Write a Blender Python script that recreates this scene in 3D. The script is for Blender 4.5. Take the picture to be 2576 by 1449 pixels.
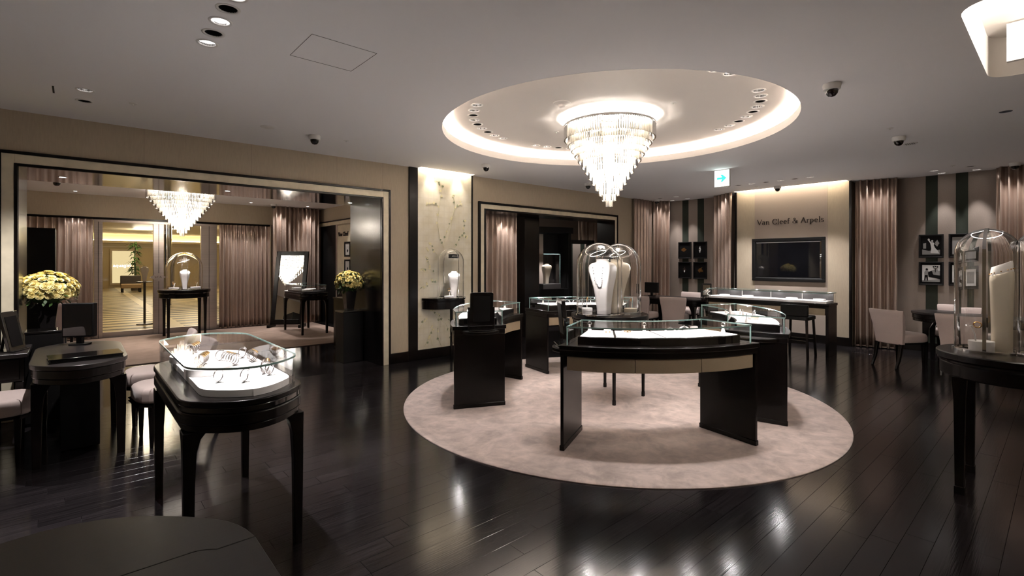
import bpy, bmesh, math, random
from mathutils import Vector, Matrix
random.seed(7)
PI = math.pi
scene = bpy.context.scene
for o in list(bpy.data.objects): bpy.data.objects.remove(o)
COL = scene.collection

# ------------------------------------------------------------------ camera
IMG_W, IMG_H = 2576.0, 1449.0
FPX, HORIZON, YAW, EYE = 1241.2, 657.2, math.radians(48.49), 1.5
cam_d = bpy.data.cameras.new('camera'); cam = bpy.data.objects.new('camera', cam_d); COL.objects.link(cam)
cam.location = (0, 0, EYE); cam.rotation_euler = (PI/2, 0, YAW - PI/2)
cam_d.sensor_width = 36; cam_d.lens = FPX*36/IMG_W; cam_d.shift_y = -(IMG_H/2 - HORIZON)/IMG_W
cam_d.clip_start = .05; cam_d.clip_end = 120
scene.camera = cam
# ------------------------------------------------------------------ world, exposure
w = bpy.data.worlds.new('world'); scene.world = w; w.use_nodes = True
w.node_tree.nodes['Background'].inputs[0].default_value = (.02, .018, .018, 1)
w.node_tree.nodes['Background'].inputs[1].default_value = .3
vs = scene.view_settings
vs.view_transform = 'Standard'; vs.look = 'None'; vs.gamma = 1; vs.use_curve_mapping = False
vs.exposure = 1.36
# room measures (metres; camera stands over the origin)
H = 2.917            # ceiling
YL, XR = 6.57, 10.62 # left wall plane, right wall plane
XB, YB = -2.6, -2.4  # walls behind the camera
RC = (4.43, 3.38)    # centre of the round ceiling recess and of the rug
HR = 3.09            # ceiling inside the recess
SPOT_W = 18          # a downlight
WARM, NEUT = (1, .92, .83), (1, .96, .95)

# ------------------------------------------------------------------ helpers
def mat(name, col, rough=.5, metal=0, spec=.5, coat=0, var=0, vscale=6, vstretch=(1,1,1), bump=0, bscale=60, emit=None, estr=0, sheen=0, aniso=0, rnd=0):
    m = bpy.data.materials.new(name); m.use_nodes = True
    nt = m.node_tree; b = nt.nodes['Principled BSDF']
    b.inputs['Base Color'].default_value = (*col, 1); b.inputs['Roughness'].default_value = rough
    b.inputs['Metallic'].default_value = metal; b.inputs['Specular IOR Level'].default_value = spec
    b.inputs['Coat Weight'].default_value = coat; b.inputs['Coat Roughness'].default_value = .05
    b.inputs['Sheen Weight'].default_value = sheen; b.inputs['Anisotropic'].default_value = aniso
    if emit: b.inputs['Emission Color'].default_value = (*emit, 1); b.inputs['Emission Strength'].default_value = estr
    if var or bump or rnd:
        tc = nt.nodes.new('ShaderNodeTexCoord'); mp = nt.nodes.new('ShaderNodeMapping')
        mp.inputs['Scale'].default_value = vstretch
        nt.links.new(tc.outputs['Object'], mp.inputs['Vector'])
        if var or rnd:
            n = nt.nodes.new('ShaderNodeTexNoise'); n.inputs['Scale'].default_value = vscale; n.inputs['Detail'].default_value = 6
            nt.links.new(mp.outputs['Vector'], n.inputs['Vector'])
            r = nt.nodes.new('ShaderNodeMapRange'); r.inputs['From Min'].default_value = .3; r.inputs['From Max'].default_value = .7
            r.inputs['To Min'].default_value = 1-var; r.inputs['To Max'].default_value = 1+var
            nt.links.new(n.outputs['Fac'], r.inputs['Value'])
            mx = nt.nodes.new('ShaderNodeVectorMath'); mx.operation = 'SCALE'; mx.inputs[0].default_value = col
            if rnd:
                oi = nt.nodes.new('ShaderNodeObjectInfo'); r2 = nt.nodes.new('ShaderNodeMapRange')
                r2.inputs['To Min'].default_value = 1-rnd; r2.inputs['To Max'].default_value = 1+rnd
                nt.links.new(oi.outputs['Random'], r2.inputs['Value'])
                mu = nt.nodes.new('ShaderNodeMath'); mu.operation = 'MULTIPLY'
                nt.links.new(r.outputs['Result'], mu.inputs[0]); nt.links.new(r2.outputs['Result'], mu.inputs[1])
                nt.links.new(mu.outputs[0], mx.inputs['Scale'])
            else: nt.links.new(r.outputs['Result'], mx.inputs['Scale'])
            nt.links.new(mx.outputs[0], b.inputs['Base Color'])
        if bump:
            n2 = nt.nodes.new('ShaderNodeTexNoise'); n2.inputs['Scale'].default_value = bscale; n2.inputs['Detail'].default_value = 3
            nt.links.new(mp.outputs['Vector'], n2.inputs['Vector'])
            bp = nt.nodes.new('ShaderNodeBump'); bp.inputs['Strength'].default_value = bump; bp.inputs['Distance'].default_value = .01
            nt.links.new(n2.outputs['Fac'], bp.inputs['Height']); nt.links.new(bp.outputs['Normal'], b.inputs['Normal'])
    return m

def glass_mat(name, tint=(1,1,1), ior=1.5, boost=1.0):
    m = bpy.data.materials.new(name); m.use_nodes = True; nt = m.node_tree
    for n in list(nt.nodes): nt.nodes.remove(n)
    out = nt.nodes.new('ShaderNodeOutputMaterial'); mx = nt.nodes.new('ShaderNodeMixShader')
    tr = nt.nodes.new('ShaderNodeBsdfTransparent'); tr.inputs[0].default_value = (*tint, 1)
    gl = nt.nodes.new('ShaderNodeBsdfGlossy'); gl.inputs['Roughness'].default_value = .0
    fr = nt.nodes.new('ShaderNodeFresnel'); fr.inputs['IOR'].default_value = ior
    ge = nt.nodes.new('ShaderNodeNewGeometry'); sw = nt.nodes.new('ShaderNodeMath'); sw.operation = 'SUBTRACT'; sw.inputs[0].default_value = 1
    nt.links.new(ge.outputs['Backfacing'], sw.inputs[1])
    mu = nt.nodes.new('ShaderNodeMath'); mu.operation = 'MULTIPLY'; mu.use_clamp = True
    nt.links.new(fr.outputs[0], mu.inputs[0]); nt.links.new(sw.outputs[0], mu.inputs[1])
    m2 = nt.nodes.new('ShaderNodeMath'); m2.operation = 'MULTIPLY'; m2.use_clamp = True; m2.inputs[1].default_value = boost
    nt.links.new(mu.outputs[0], m2.inputs[0])
    nt.links.new(m2.outputs[0], mx.inputs[0]); nt.links.new(tr.outputs[0], mx.inputs[1]); nt.links.new(gl.outputs[0], mx.inputs[2])
    nt.links.new(mx.outputs[0], out.inputs[0])
    return m

def dome_mat(name):
    m = bpy.data.materials.new(name); m.use_nodes = True; b = m.node_tree.nodes['Principled BSDF']
    b.inputs['Base Color'].default_value = (1,1,1,1); b.inputs['Roughness'].default_value = 0; b.inputs['IOR'].default_value = 1.46; b.inputs['Transmission Weight'].default_value = 1
    return m
def emit_mat(name, col, s):
    m = bpy.data.materials.new(name); m.use_nodes = True; nt = m.node_tree
    for n in list(nt.nodes): nt.nodes.remove(n)
    out = nt.nodes.new('ShaderNodeOutputMaterial'); e = nt.nodes.new('ShaderNodeEmission')
    e.inputs[0].default_value = (*col, 1); e.inputs[1].default_value = s
    nt.links.new(e.outputs[0], out.inputs[0]); return m

def crystal_mat(name):
    m = bpy.data.materials.new(name); m.use_nodes = True; nt = m.node_tree
    for n in list(nt.nodes): nt.nodes.remove(n)
    out = nt.nodes.new('ShaderNodeOutputMaterial'); a = nt.nodes.new('ShaderNodeMixShader'); c = nt.nodes.new('ShaderNodeMixShader')
    tl = nt.nodes.new('ShaderNodeBsdfTranslucent'); tl.inputs[0].default_value = (.44, .42, .38, 1)
    tr = nt.nodes.new('ShaderNodeBsdfTransparent'); tr.inputs[0].default_value = (.97, .95, .92, 1)
    gl = nt.nodes.new('ShaderNodeBsdfGlossy'); gl.inputs['Roughness'].default_value = .06
    fr = nt.nodes.new('ShaderNodeFresnel'); fr.inputs['IOR'].default_value = 1.5
    a.inputs[0].default_value = .5
    nt.links.new(tl.outputs[0], a.inputs[1]); nt.links.new(tr.outputs[0], a.inputs[2])
    nt.links.new(fr.outputs[0], c.inputs[0]); nt.links.new(a.outputs[0], c.inputs[1]); nt.links.new(gl.outputs[0], c.inputs[2])
    nt.links.new(c.outputs[0], out.inputs[0]); return m

M = {
 'ceiling': mat('ceiling_paint', (.86,.845,.845), .75, spec=.25),
 'recess': mat('recess_paint', (.74,.70,.66), .6, spec=.3),
 'wall': mat('beige_wall_fabric', (.44,.365,.27), .8, var=.05, vscale=90, vstretch=(1,1,.12), bump=.1, bscale=220),
 'mauve': mat('mauve_wall_fabric', (.27,.215,.18), .8, var=.05, vscale=90, bump=.1, bscale=220),
 'centre': mat('centre_wall_fabric', (.37,.30,.25), .8, var=.03, vscale=80),
 'green': mat('dark_green_stripe', (.013,.018,.009), .8, var=.1, vscale=60),
 'champ': mat('champagne_leaf', (.72,.64,.48), .45, metal=.15, var=.10, vscale=9, bump=.05, bscale=40),
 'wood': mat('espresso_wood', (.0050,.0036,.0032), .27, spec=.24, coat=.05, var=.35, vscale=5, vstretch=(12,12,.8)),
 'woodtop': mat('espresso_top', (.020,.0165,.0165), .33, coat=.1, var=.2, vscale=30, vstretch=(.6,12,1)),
 'lacquer': mat('black_lacquer', (.006,.005,.005), .16, coat=.5),
 'jamb': mat('satin_black_jamb', (.009,.0075,.0075), .22, spec=.5),
 'soffit': mat('polished_dark_metal', (.27,.245,.235), .09, metal=1),
 'steel': mat('brushed_bronze_steel', (.52,.45,.41), .34, metal=.8, var=.12, vscale=3, vstretch=(.2,.2,60)),
 'chrome': mat('chrome', (.8,.8,.8), .08, metal=1),
 'plank': mat('dark_plank', (.0095,.0078,.0085), .155, spec=.42, var=.6, vscale=3.2, vstretch=(.8,22,22), bump=.03, bscale=6, rnd=.3),
 'subfloor': mat('subfloor', (.004,.003,.003), .6),
 'stone': mat('dark_stone', (.012,.010,.010), .1, var=.2, vscale=4),
 'rug': mat('plush_rug', (.43,.345,.31), .95, var=.30, vscale=4.2, vstretch=(1,1.5,1), bump=.25, bscale=420, sheen=.25),
 'carpet': mat('brown_carpet', (.30,.21,.165), .95, var=.14, vscale=5, bump=.2, bscale=380),
 'silk': mat('taupe_silk', (.44,.335,.275), .33, metal=.45, spec=.6, var=.05, vscale=40, vstretch=(1,1,.2), bump=.08, bscale=14),
 'fabric': mat('pale_mauve_upholstery', (.47,.375,.345), .75, var=.04, vscale=150, bump=.08, bscale=300, sheen=.3),
 'taupe': mat('taupe_leather_drawer', (.34,.27,.185), .6, var=.05, vscale=200),
 'white': mat('white_leather', (.86,.82,.79), .55),
 'cream': mat('cream_leather', (.72,.63,.50), .55),
 'pad': mat('white_display_pad', (.92,.90,.89), .6),
 'plaster': mat('white_plastic', (.75,.73,.70), .4),
 'smoke': mat('smoked_plastic', (.006,.004,.004), .06, coat=.6),
 'black': mat('matte_black', (.005,.0045,.0045), .5, spec=.2),
 'grey': mat('grey_satin', (.06,.055,.055), .35),
 'joint': mat('shadow_joint', (.14,.13,.13), .7),
 'ink': mat('bronze_letter', (.035,.02,.016), .35, metal=.3),
 'gold': mat('yellow_gold', (.85,.52,.22), .2, metal=1),
 'silver': mat('white_gold', (.62,.60,.60), .18, metal=1),
 'gem': mat('dark_gem', (.01,.012,.02), .08, coat=.6),
 'mirror': mat('mirror_glass', (.86,.87,.87), .01, metal=1),
 'screen': mat('black_screen', (.004,.004,.005), .03, spec=.8),
 'paper': mat('photo_paper', (.62,.60,.58), .4),
 'photoblack': mat('photo_black', (.004,.0035,.0035), .6, spec=.1),
 'photogrey': mat('photo_grey', (.22,.21,.20), .4),
 'petal': mat('cream_rose_petal', (.90,.76,.33), .5, var=.10, vscale=20, rnd=.12),
 'leaf': mat('green_leaf', (.05,.10,.025), .5, var=.3, vscale=20),
 'vine': mat('painted_vine', (.62,.58,.34), .5, metal=.2),
 'vinegreen': mat('painted_green_leaf', (.25,.27,.16), .5, metal=.1),
 'bud': mat('painted_blossom', (.80,.73,.46), .45, metal=.2),
 'teal': mat('glass_edge_green', (.30,.46,.43), .12, spec=.8, coat=.5),
 'glass': glass_mat('clear_glass'), 'domeglass': dome_mat('dome_glass'),
 'crystal': crystal_mat('crystal_rod'),
 'bulb': emit_mat('chandelier_bulb', (1,.93,.85), 10),
 'cove': emit_mat('cove_led', (1,.90,.82), 36),
 'slot': emit_mat('slot_led', (1,.88,.72), 15),
 'lampdisc': emit_mat('lit_lamp', (1,.94,.91), 4),
 'ringlamp': emit_mat('ring_lamp_led', (1,.96,.92), 2),
 'exit': emit_mat('exit_sign_face', (.92,1,.97), 1.7), 'arrow': emit_mat('exit_arrow', (.04,.62,.33), 1.1),
 'lobbywall': mat('lobby_wall', (.55,.45,.26), .6), 'lobbytrim': mat('lobby_trim', (.58,.49,.33), .5),
 'lobbylit': emit_mat('backlit_panel', (1,.80,.42), .34), 'lobbyletter': emit_mat('lit_letters', (1,.97,.9), 2.2),
 'lobbycove': emit_mat('lobby_cove_led', (1,.78,.38), 6),
 'tiledark': mat('dark_lobby_tile', (.03,.022,.014), .4), 'tilelight': mat('pale_lobby_tile', (.50,.40,.22), .4),
 'bench': mat('dark_bench_leather', (.03,.02,.012), .5), 'benchseat': mat('tan_bench_seat', (.28,.18,.08), .6),
}
# silver leaf squares for the painted panel
def leaf_panel():
    m = mat('silver_leaf', (.74,.67,.52), .36, metal=.12); nt = m.node_tree; b = nt.nodes['Principled BSDF']
    tc = nt.nodes.new('ShaderNodeTexCoord'); br = nt.nodes.new('ShaderNodeTexBrick'); mp = nt.nodes.new('ShaderNodeMapping')
    mp.inputs['Rotation'].default_value = (PI/2, 0, 0)
    nt.links.new(tc.outputs['Object'], mp.inputs['Vector']); nt.links.new(mp.outputs['Vector'], br.inputs['Vector'])
    br.offset = 0; br.inputs['Scale'].default_value = 1; br.inputs['Brick Width'].default_value = .095; br.inputs['Row Height'].default_value = .095
    br.inputs['Mortar Size'].default_value = .016; br.inputs['Mortar Smooth'].default_value = 1
    br.inputs['Color1'].default_value = (.74,.68,.54,1); br.inputs['Color2'].default_value = (.71,.65,.51,1); br.inputs['Mortar'].default_value = (.69,.63,.495,1)
    n = nt.nodes.new('ShaderNodeTexNoise'); n.inputs['Scale'].default_value = 7; n.inputs['Detail'].default_value = 5
    nt.links.new(tc.outputs['Object'], n.inputs['Vector'])
    mx = nt.nodes.new('ShaderNodeMix'); mx.data_type = 'RGBA'; mx.blend_type = 'OVERLAY'; mx.inputs['Factor'].default_value = .35
    nt.links.new(br.outputs['Color'], mx.inputs['A']); nt.links.new(n.outputs['Fac'], mx.inputs['B'])
    nt.links.new(mx.outputs['Result'], b.inputs['Base Color']); return m
M['silverleaf'] = leaf_panel()
def rug_mat():
    m = mat('plush_rug', (.43,.345,.31), .95, bump=.25, bscale=420, sheen=.25); nt = m.node_tree; b = nt.nodes['Principled BSDF']; tc = nt.nodes.new('ShaderNodeTexCoord'); fs = []
    for sc,ds,a in ((2.6,1.6,.22),(9,.8,.16)):
        n = nt.nodes.new('ShaderNodeTexNoise'); n.inputs['Scale'].default_value = sc; n.inputs['Detail'].default_value = 7; n.inputs['Roughness'].default_value = .62; n.inputs['Distortion'].default_value = ds
        nt.links.new(tc.outputs['Object'], n.inputs['Vector']); r = nt.nodes.new('ShaderNodeMapRange'); r.inputs['From Min'].default_value = .36; r.inputs['From Max'].default_value = .64; r.inputs['To Min'].default_value = 1-a; r.inputs['To Max'].default_value = 1+a*.7
        nt.links.new(n.outputs['Fac'], r.inputs['Value']); fs.append(r)
    mu = nt.nodes.new('ShaderNodeMath'); mu.operation = 'MULTIPLY'; nt.links.new(fs[0].outputs[0], mu.inputs[0]); nt.links.new(fs[1].outputs[0], mu.inputs[1])
    mx = nt.nodes.new('ShaderNodeVectorMath'); mx.operation = 'SCALE'; mx.inputs[0].default_value = (.44,.35,.315); nt.links.new(mu.outputs[0], mx.inputs['Scale']); nt.links.new(mx.outputs[0], b.inputs['Base Color']); return m
M['rug'] = rug_mat()

class MB:
    """collects solids, then links them as one mesh object"""
    def __init__(s): s.v = []; s.f = []; s.m = []; s.cm = 0
    def add(s, vs, fs):
        k = len(s.v); s.v += [tuple(p) for p in vs]; s.f += [tuple(i+k for i in f) for f in fs]; s.m += [s.cm]*len(fs); return s
    def box(s, x0, x1, y0, y1, z0, z1):
        return s.add([(x0,y0,z0),(x1,y0,z0),(x1,y1,z0),(x0,y1,z0),(x0,y0,z1),(x1,y0,z1),(x1,y1,z1),(x0,y1,z1)],
                     [(3,2,1,0),(4,5,6,7),(0,1,5,4),(1,2,6,5),(2,3,7,6),(3,0,4,7)])
    def bar(s, a, b, w, h=None, roll=0):
        a, b = Vector(a), Vector(b); d = (b-a).normalized(); h = h or w
        up = Vector((0,0,1)) if abs(d.z) < .95 else Vector((0,1,0))
        r = d.cross(up).normalized(); u = r.cross(d).normalized()
        P = [p + r*sx*w/2 + u*sz*h/2 for p in (a,b) for sx,sz in ((-1,-1),(1,-1),(1,1),(-1,1))]
        return s.add(P, [(3,2,1,0),(4,5,6,7),(0,1,5,4),(1,2,6,5),(2,3,7,6),(3,0,4,7)])
    def prism(s, o, z0, z1, fn=None):
        n = len(o); P = [(x,y,z0) for x,y in o] + [(x,y,z1) for x,y in o]
        if fn: P = [fn(p) for p in P]
        return s.add(P, [tuple(range(n-1,-1,-1)), tuple(range(n,2*n))] + [(i,(i+1)%n,n+(i+1)%n,n+i) for i in range(n)])
    def loft(s, rings, cap=True):
        n = len(rings[0]); fs = []
        for k in range(len(rings)-1):
            fs += [(k*n+i, k*n+(i+1)%n, (k+1)*n+(i+1)%n, (k+1)*n+i) for i in range(n)]
        if cap: fs += [tuple(range(n-1,-1,-1)), tuple((len(rings)-1)*n+i for i in range(n))]
        return s.add([p for r in rings for p in r], fs)
    def lathe(s, prof, c=(0,0,0), seg=32, a0=0, a1=2*PI, cap=True):
        full = abs(a1-a0-2*PI) < 1e-6
        if full: return s.loft([[(c[0]+r*math.cos(a0+2*PI*i/seg), c[1]+r*math.sin(a0+2*PI*i/seg), c[2]+z) for i in range(seg)] for r,z in prof], cap)
        n = seg+1; rings = [[(c[0]+r*math.cos(a0+(a1-a0)*i/seg), c[1]+r*math.sin(a0+(a1-a0)*i/seg), c[2]+z) for i in range(n)] for r,z in prof]
        fs = []
        for k in range(len(rings)-1): fs += [(k*n+i, k*n+i+1, (k+1)*n+i+1, (k+1)*n+i) for i in range(seg)]
        return s.add([p for r in rings for p in r], fs)
    def tube(s, pts, r, seg=8, closed=False):
        pts = [Vector(p) for p in pts]; n = len(pts); rings = []
        for i,p in enumerate(pts):
            d = (pts[(i+1)%n]-pts[i-1]) if closed else (pts[min(i+1,n-1)]-pts[max(i-1,0)]); d.normalize()
            up = Vector((0,0,1)) if abs(d.z) < .9 else Vector((0,1,0))
            a = d.cross(up).normalized(); b = a.cross(d).normalized()
            rr = r[i] if isinstance(r,(list,tuple)) else r
            rings.append([p + (a*math.cos(2*PI*k/seg)+b*math.sin(2*PI*k/seg))*rr for k in range(seg)])
        if closed: rings.append(rings[0])
        return s.loft(rings, not closed)
    def ball(s, c, r, seg=12, rows=8, sz=1):
        return s.lathe([(r*math.sin(PI*k/rows)+1e-5, -r*sz*math.cos(PI*k/rows)) for k in range(rows+1)], c, seg)
    def mesh(s, name, mats):
        me = bpy.data.meshes.new(name); me.from_pydata(s.v, [], s.f)
        for m in (mats if isinstance(mats,(list,tuple)) else [mats]): me.materials.append(M[m] if isinstance(m,str) else m)
        me.polygons.foreach_set('material_index', s.m); me.update(); return me
    def build(s, name, m, parent=None, smooth=False, bev=0, seg=2, loc=None, rot=None, sub=0, ang=40):
        me = s.mesh(name, m); o = bpy.data.objects.new(name, me); COL.objects.link(o)
        if parent: o.parent = parent
        if loc: o.location = loc
        if rot: o.rotation_euler = rot
        fin(o, smooth, bev, seg, sub, ang); return o

def fin(o, smooth=False, bev=0, seg=2, sub=0, ang=40):
    me = o.data
    if bev:
        b = o.modifiers.new('bevel','BEVEL'); b.width = bev; b.segments = seg; b.limit_method = 'ANGLE'; b.angle_limit = math.radians(35)
    if sub:
        q = o.modifiers.new('sub','SUBSURF'); q.levels = sub; q.render_levels = sub
    if smooth or bev or sub:
        for p in me.polygons: p.use_smooth = True
        if not sub: me.set_sharp_from_angle(angle=math.radians(ang))
    return o

def thing(name, label, cat, loc=(0,0,0), rz=0, group=None):
    o = bpy.data.objects.new(name, None); COL.objects.link(o); o.empty_display_size = .1
    o.location = loc; o.rotation_euler = (0,0,rz); return tag(o, label, cat, group)
def tag(o, label, cat, group=None):
    o['label'] = label; o['category'] = cat
    if group: o['group'] = group
    return o
def struct(o): o['kind'] = 'structure'; return o
def stuff(o): o['kind'] = 'stuff'; return o
def dup(root, loc=None, rz=None, label=None, scale=None):
    def cp(o, par):
        c = o.copy(); COL.objects.link(c); c.parent = par
        for ch in [x for x in bpy.data.objects if x.parent == o]: cp(ch, c)
        return c
    r = cp(root, root.parent)
    if loc is not None: r.location = loc
    if rz is not None: r.rotation_euler = (0,0,rz)
    if label: r['label'] = label
    if scale: r.scale = (scale,)*3
    return r

def lamp(loc, power, color=NEUT, kind='SPOT', angle=75, blend=.5, radius=.022, aim=None, parent=None, name='lamp'):
    d = bpy.data.lights.new(name, kind); d.energy = power; d.color = color
    if kind == 'SPOT': d.spot_size = math.radians(angle); d.spot_blend = blend
    if kind in ('SPOT','POINT'): d.shadow_soft_size = radius
    o = bpy.data.objects.new(name, d); COL.objects.link(o)
    if aim is not None: o.rotation_euler = (Vector(aim)-Vector(loc)).to_track_quat('-Z','Y').to_euler()
    if parent is not None: o.parent = parent; o.location = Vector(loc)-Vector(parent.location)
    else: o.location = loc
    return o

def circle(cx, cy, r, n=32, a0=0): return [(cx+r*math.cos(a0+2*PI*i/n), cy+r*math.sin(a0+2*PI*i/n)) for i in range(n)]
def rrect(x0, x1, y0, y1, r, n=6):
    o = []
    for cx,cy,a in ((x1-r,y0+r,-PI/2),(x1-r,y1-r,0),(x0+r,y1-r,PI/2),(x0+r,y0+r,PI)):
        o += [(cx+r*math.cos(a+PI/2*i/n), cy+r*math.sin(a+PI/2*i/n)) for i in range(n+1)]
    return o
def roundc(P, idx, d, n=5):
    """round the corners idx of polygon P by cutting d metres along both sides"""
    o = []; L = len(P)
    for i,p in enumerate(P):
        if i not in idx: o.append(p); continue
        p = Vector(p); a = (Vector(P[i-1])-p); b = (Vector(P[(i+1)%L])-p)
        a = p+a.normalized()*min(d,a.length*.9); b = p+b.normalized()*min(d,b.length*.9)
        for k in range(n+1):
            t = k/n; q = a*(1-t)**2 + p*2*t*(1-t) + b*t*t; o.append((q.x,q.y))
    return o
def bowed(hw, hl, bow, rc=.06, n=14):
    """straight sides, ends bowed outwards (the house shape of desks and show tables)"""
    top = [(hw - 2*hw*i/n, hl + bow*(1-(1-2*i/n)**2)) for i in range(n+1)]
    bot = [(-x,-y) for x,y in top]
    P = top + bot; return roundc(P, (0, n, n+1, 2*n+1), rc)
def sector(r0, r1, a0, a1, n=20, off=0):
    o = [(r1*math.cos(a0+(a1-a0)*i/n)-off, r1*math.sin(a0+(a1-a0)*i/n)) for i in range(n+1)]
    return o + [(r0*math.cos(a1+(a0-a1)*i/n)-off, r0*math.sin(a1+(a0-a1)*i/n)) for i in range(n+1)]
def inset(P, d):
    n = len(P); o = []
    for i in range(n):
        a, p, b = Vector(P[i-1]), Vector(P[i]), Vector(P[(i+1)%n])
        t = ((p-a).normalized() + (b-p).normalized()).normalized(); nrm = Vector((-t.y, t.x)); o.append(tuple(p + nrm*d))
    return o
def plate(name, outer, holes, z, m, up=False):
    bm = bmesh.new(); E = []
    for lp in [outer]+holes:
        vs = [bm.verts.new((x,y,z)) for x,y in lp]
        E += [bm.edges.new((vs[i], vs[(i+1)%len(vs)])) for i in range(len(vs))]
    bmesh.ops.triangle_fill(bm, use_beauty=True, use_dissolve=False, edges=E)
    bm.normal_update()
    for f in bm.faces:
        if (f.normal.z > 0) != up: f.normal_flip()
    me = bpy.data.meshes.new(name); bm.to_mesh(me); bm.free(); me.materials.append(M[m])
    o = bpy.data.objects.new(name, me); COL.objects.link(o); return o

# ================================================================== SETTING
# ---- downlights: (x, y, z of ceiling, lit)
DL = [(.642,2.959,H,1),(.642,3.13,H,0),(.642,3.325,H,1),(.642,3.522,H,0),(.642,3.71,H,1),(.06,5.393,H,1),(.06,5.773,H,0)]
DLC = [(9.86,6.11,H,0),(9.88,5.73,H,1),(10.38,6.11,H,1),(10.38,5.73,H,1)]
DLN = [(9.26,4.34,H,1),(9.26,4.09,H,0),(9.26,3.85,H,1),(9.26,3.60,H,0),(9.26,3.36,H,1),(9.26,3.13,H,0),(9.26,2.89,H,1)]
DLR = [(10.05,1.40,H,1),(10.42,1.36,H,1),(10.42,.95,H,1),(10.02,.98,H,0)]
DLX = [(1.5,.6,H,1),(6.6,.4,H,1),(1.9,5.2,H,0),(4.4,6.25,H,0)]   # further along, out of frame or faint
RING = []
for c in (128.5, -50, 51.5, 232):
    for k,on in enumerate((1,1,0,1,0,1,0,1,1)):
        a = math.radians(c + (4-k)*6.8); RING.append((RC[0]+1.5*math.cos(a), RC[1]+1.5*math.sin(a), HR, on))
# ---- ceiling with the round opening, the long recess, light slots and lamp holes
TR = rrect(3.68, 5.36, -1.3, .415, .16)
SLOT1 = [(3.89,6.45),(4.90,6.45),(4.90,6.569),(3.89,6.569)]
SLOT2 = [(10.06,2.58),(10.219,2.58),(10.219,4.54),(10.06,4.54)]
ceil = struct(plate('ceiling', [(XB,YB),(XR,YB),(XR,YL),(XB,YL)],
    [circle(*RC,1.835,96), TR, SLOT1, SLOT2] + [circle(x,y,.048,18) for x,y,z,l in DL+DLC+DLN+DLR+DLX[:2]], H, 'ceiling'))
mb = MB(); mb.prism(circle(*RC,1.835,96)[::-1], H-.0005, H+.085); 
mb.f = [f for f in mb.f if len(f) == 4]; mb.m = [0]*len(mb.f)
mb.lathe([(1.835,.085),(1.865,.085),(1.865,.0)], (*RC,H), 96, cap=False)
mb.lathe([(1.865,.003),(2.16,.003),(2.16,.2)], (*RC,H), 96, cap=False)
mb.build('cove_lip', 'recess', ceil, smooth=True)
rec = plate('recess_ceiling', circle(*RC,2.17,96), [circle(x,y,.048,18) for x,y,z,l in RING], HR, 'recess'); rec.parent = ceil
mb = MB(); mb.lathe([(1.93,.012),(1.93,.022),(2.0,.022),(2.0,.012)], (*RC,H), 96, cap=False); mb.build('cove_light', 'cove', ceil)
# long recess at the top right: side walls, lid, light strips, a bulkhead
mb = MB(); mb.prism(TR, H, H+.30); mb.f = [f for f in mb.f if len(f) == 4]; mb.m = [0]*len(mb.f); mb.build('recess_side', 'recess', ceil, smooth=True)
lid = plate('recess_lid', TR, [], H+.30, 'recess'); lid.parent = ceil
MB().box(5.02,5.06,-1.2,.30,H+.02,H+.29).build('recess_bulkhead', 'recess', ceil)
lamp((4.25,-.15,H+.2), 36, WARM, 'POINT', radius=.05, name='recess_lamp')
# light slots over the painted panel and over the lettered wall
for (x0,y0),(x1,y1),strip in ((SLOT1[0],SLOT1[2],(3.93,4.86,6.46,6.50)), (SLOT2[0],SLOT2[2],(10.07,10.10,2.62,4.50))):
    mb = MB(); mb.box(x0-.001,x1+.001,y0-.001,y1+.001,H,H+.12); mb.f = mb.f[1:]; mb.m = mb.m[1:]; mb.build('light_slot', 'recess', ceil)
    MB().box(strip[0],strip[1],strip[2],strip[3],H+.085,H+.10).build('slot_light', 'slot', ceil)
# flush access hatch and air slot in the ceiling
hat = MB()
for a,b in (((1.105,3.13),(1.54,3.13)),((1.54,3.13),(1.54,3.55)),((1.54,3.55),(1.105,3.55)),((1.105,3.55),(1.105,3.13))): hat.bar((*a,H-.0008),(*b,H-.0006),.003,.0015)
hat.build('hatch_joint', 'joint', ceil)
MB().box(-.142,-.130,5.45,5.66,H-.003,H+.001).build('air_slot', 'black', ceil)

def downlight(x, y, z, lit, label, group, power=SPOT_W, angle=70, aim=None, col=NEUT, light=True):
    t = thing('downlight', label, 'light', (x,y,z), 0, group)
    t0 = downlight.__dict__.setdefault('cache', {})
    if 'ring' not in t0:
        t0['ring'] = MB().lathe([(.047,.002),(.049,-.004),(.062,-.004),(.064,.0)], seg=24, cap=False).mesh('trim_ring','plaster')
        t0['cup1'] = MB().lathe([(.0475,0),(.046,.022),(.0445,.03)], seg=20, cap=False).mesh('reflector','chrome')
        t0['cup0'] = MB().lathe([(.0475,0),(.043,.05),(.001,.085)], seg=20, cap=False).mesh('reflector','black')
        t0['disc'] = MB().lathe([(.001,.029),(.0445,.029)], seg=20, cap=False).mesh('lamp_face','lampdisc')
        for m in t0.values():
            for p in m.polygons: p.use_smooth = True
    for nm,k in (('trim_ring','ring'),('reflector','cup1' if lit else 'cup0')) + ((('lamp_face','disc'),) if lit else ()):
        o = bpy.data.objects.new(nm, t0[k]); COL.objects.link(o); o.parent = t
    if lit and light: lamp((x,y,z-.006), power, col, angle=angle, aim=aim or (x,y,0), parent=t, name='downlight_lamp')
    return t
for i,(x,y,z,l) in enumerate(DL[:5]): downlight(x,y,z,l, ('lit' if l else 'unlit dark')+' downlight, '+('fifth','fourth','third','second','first')[i]+' from the left wall in the row over the watch showcase', 'downlights over the watch showcase', 72, 62)
downlight(*DL[5], 'lit downlight on the dim ceiling at far left', 'pair of downlights at far left', 110, 110)
downlight(*DL[6], 'unlit downlight nearest the left wall at far left', 'pair of downlights at far left')
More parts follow.
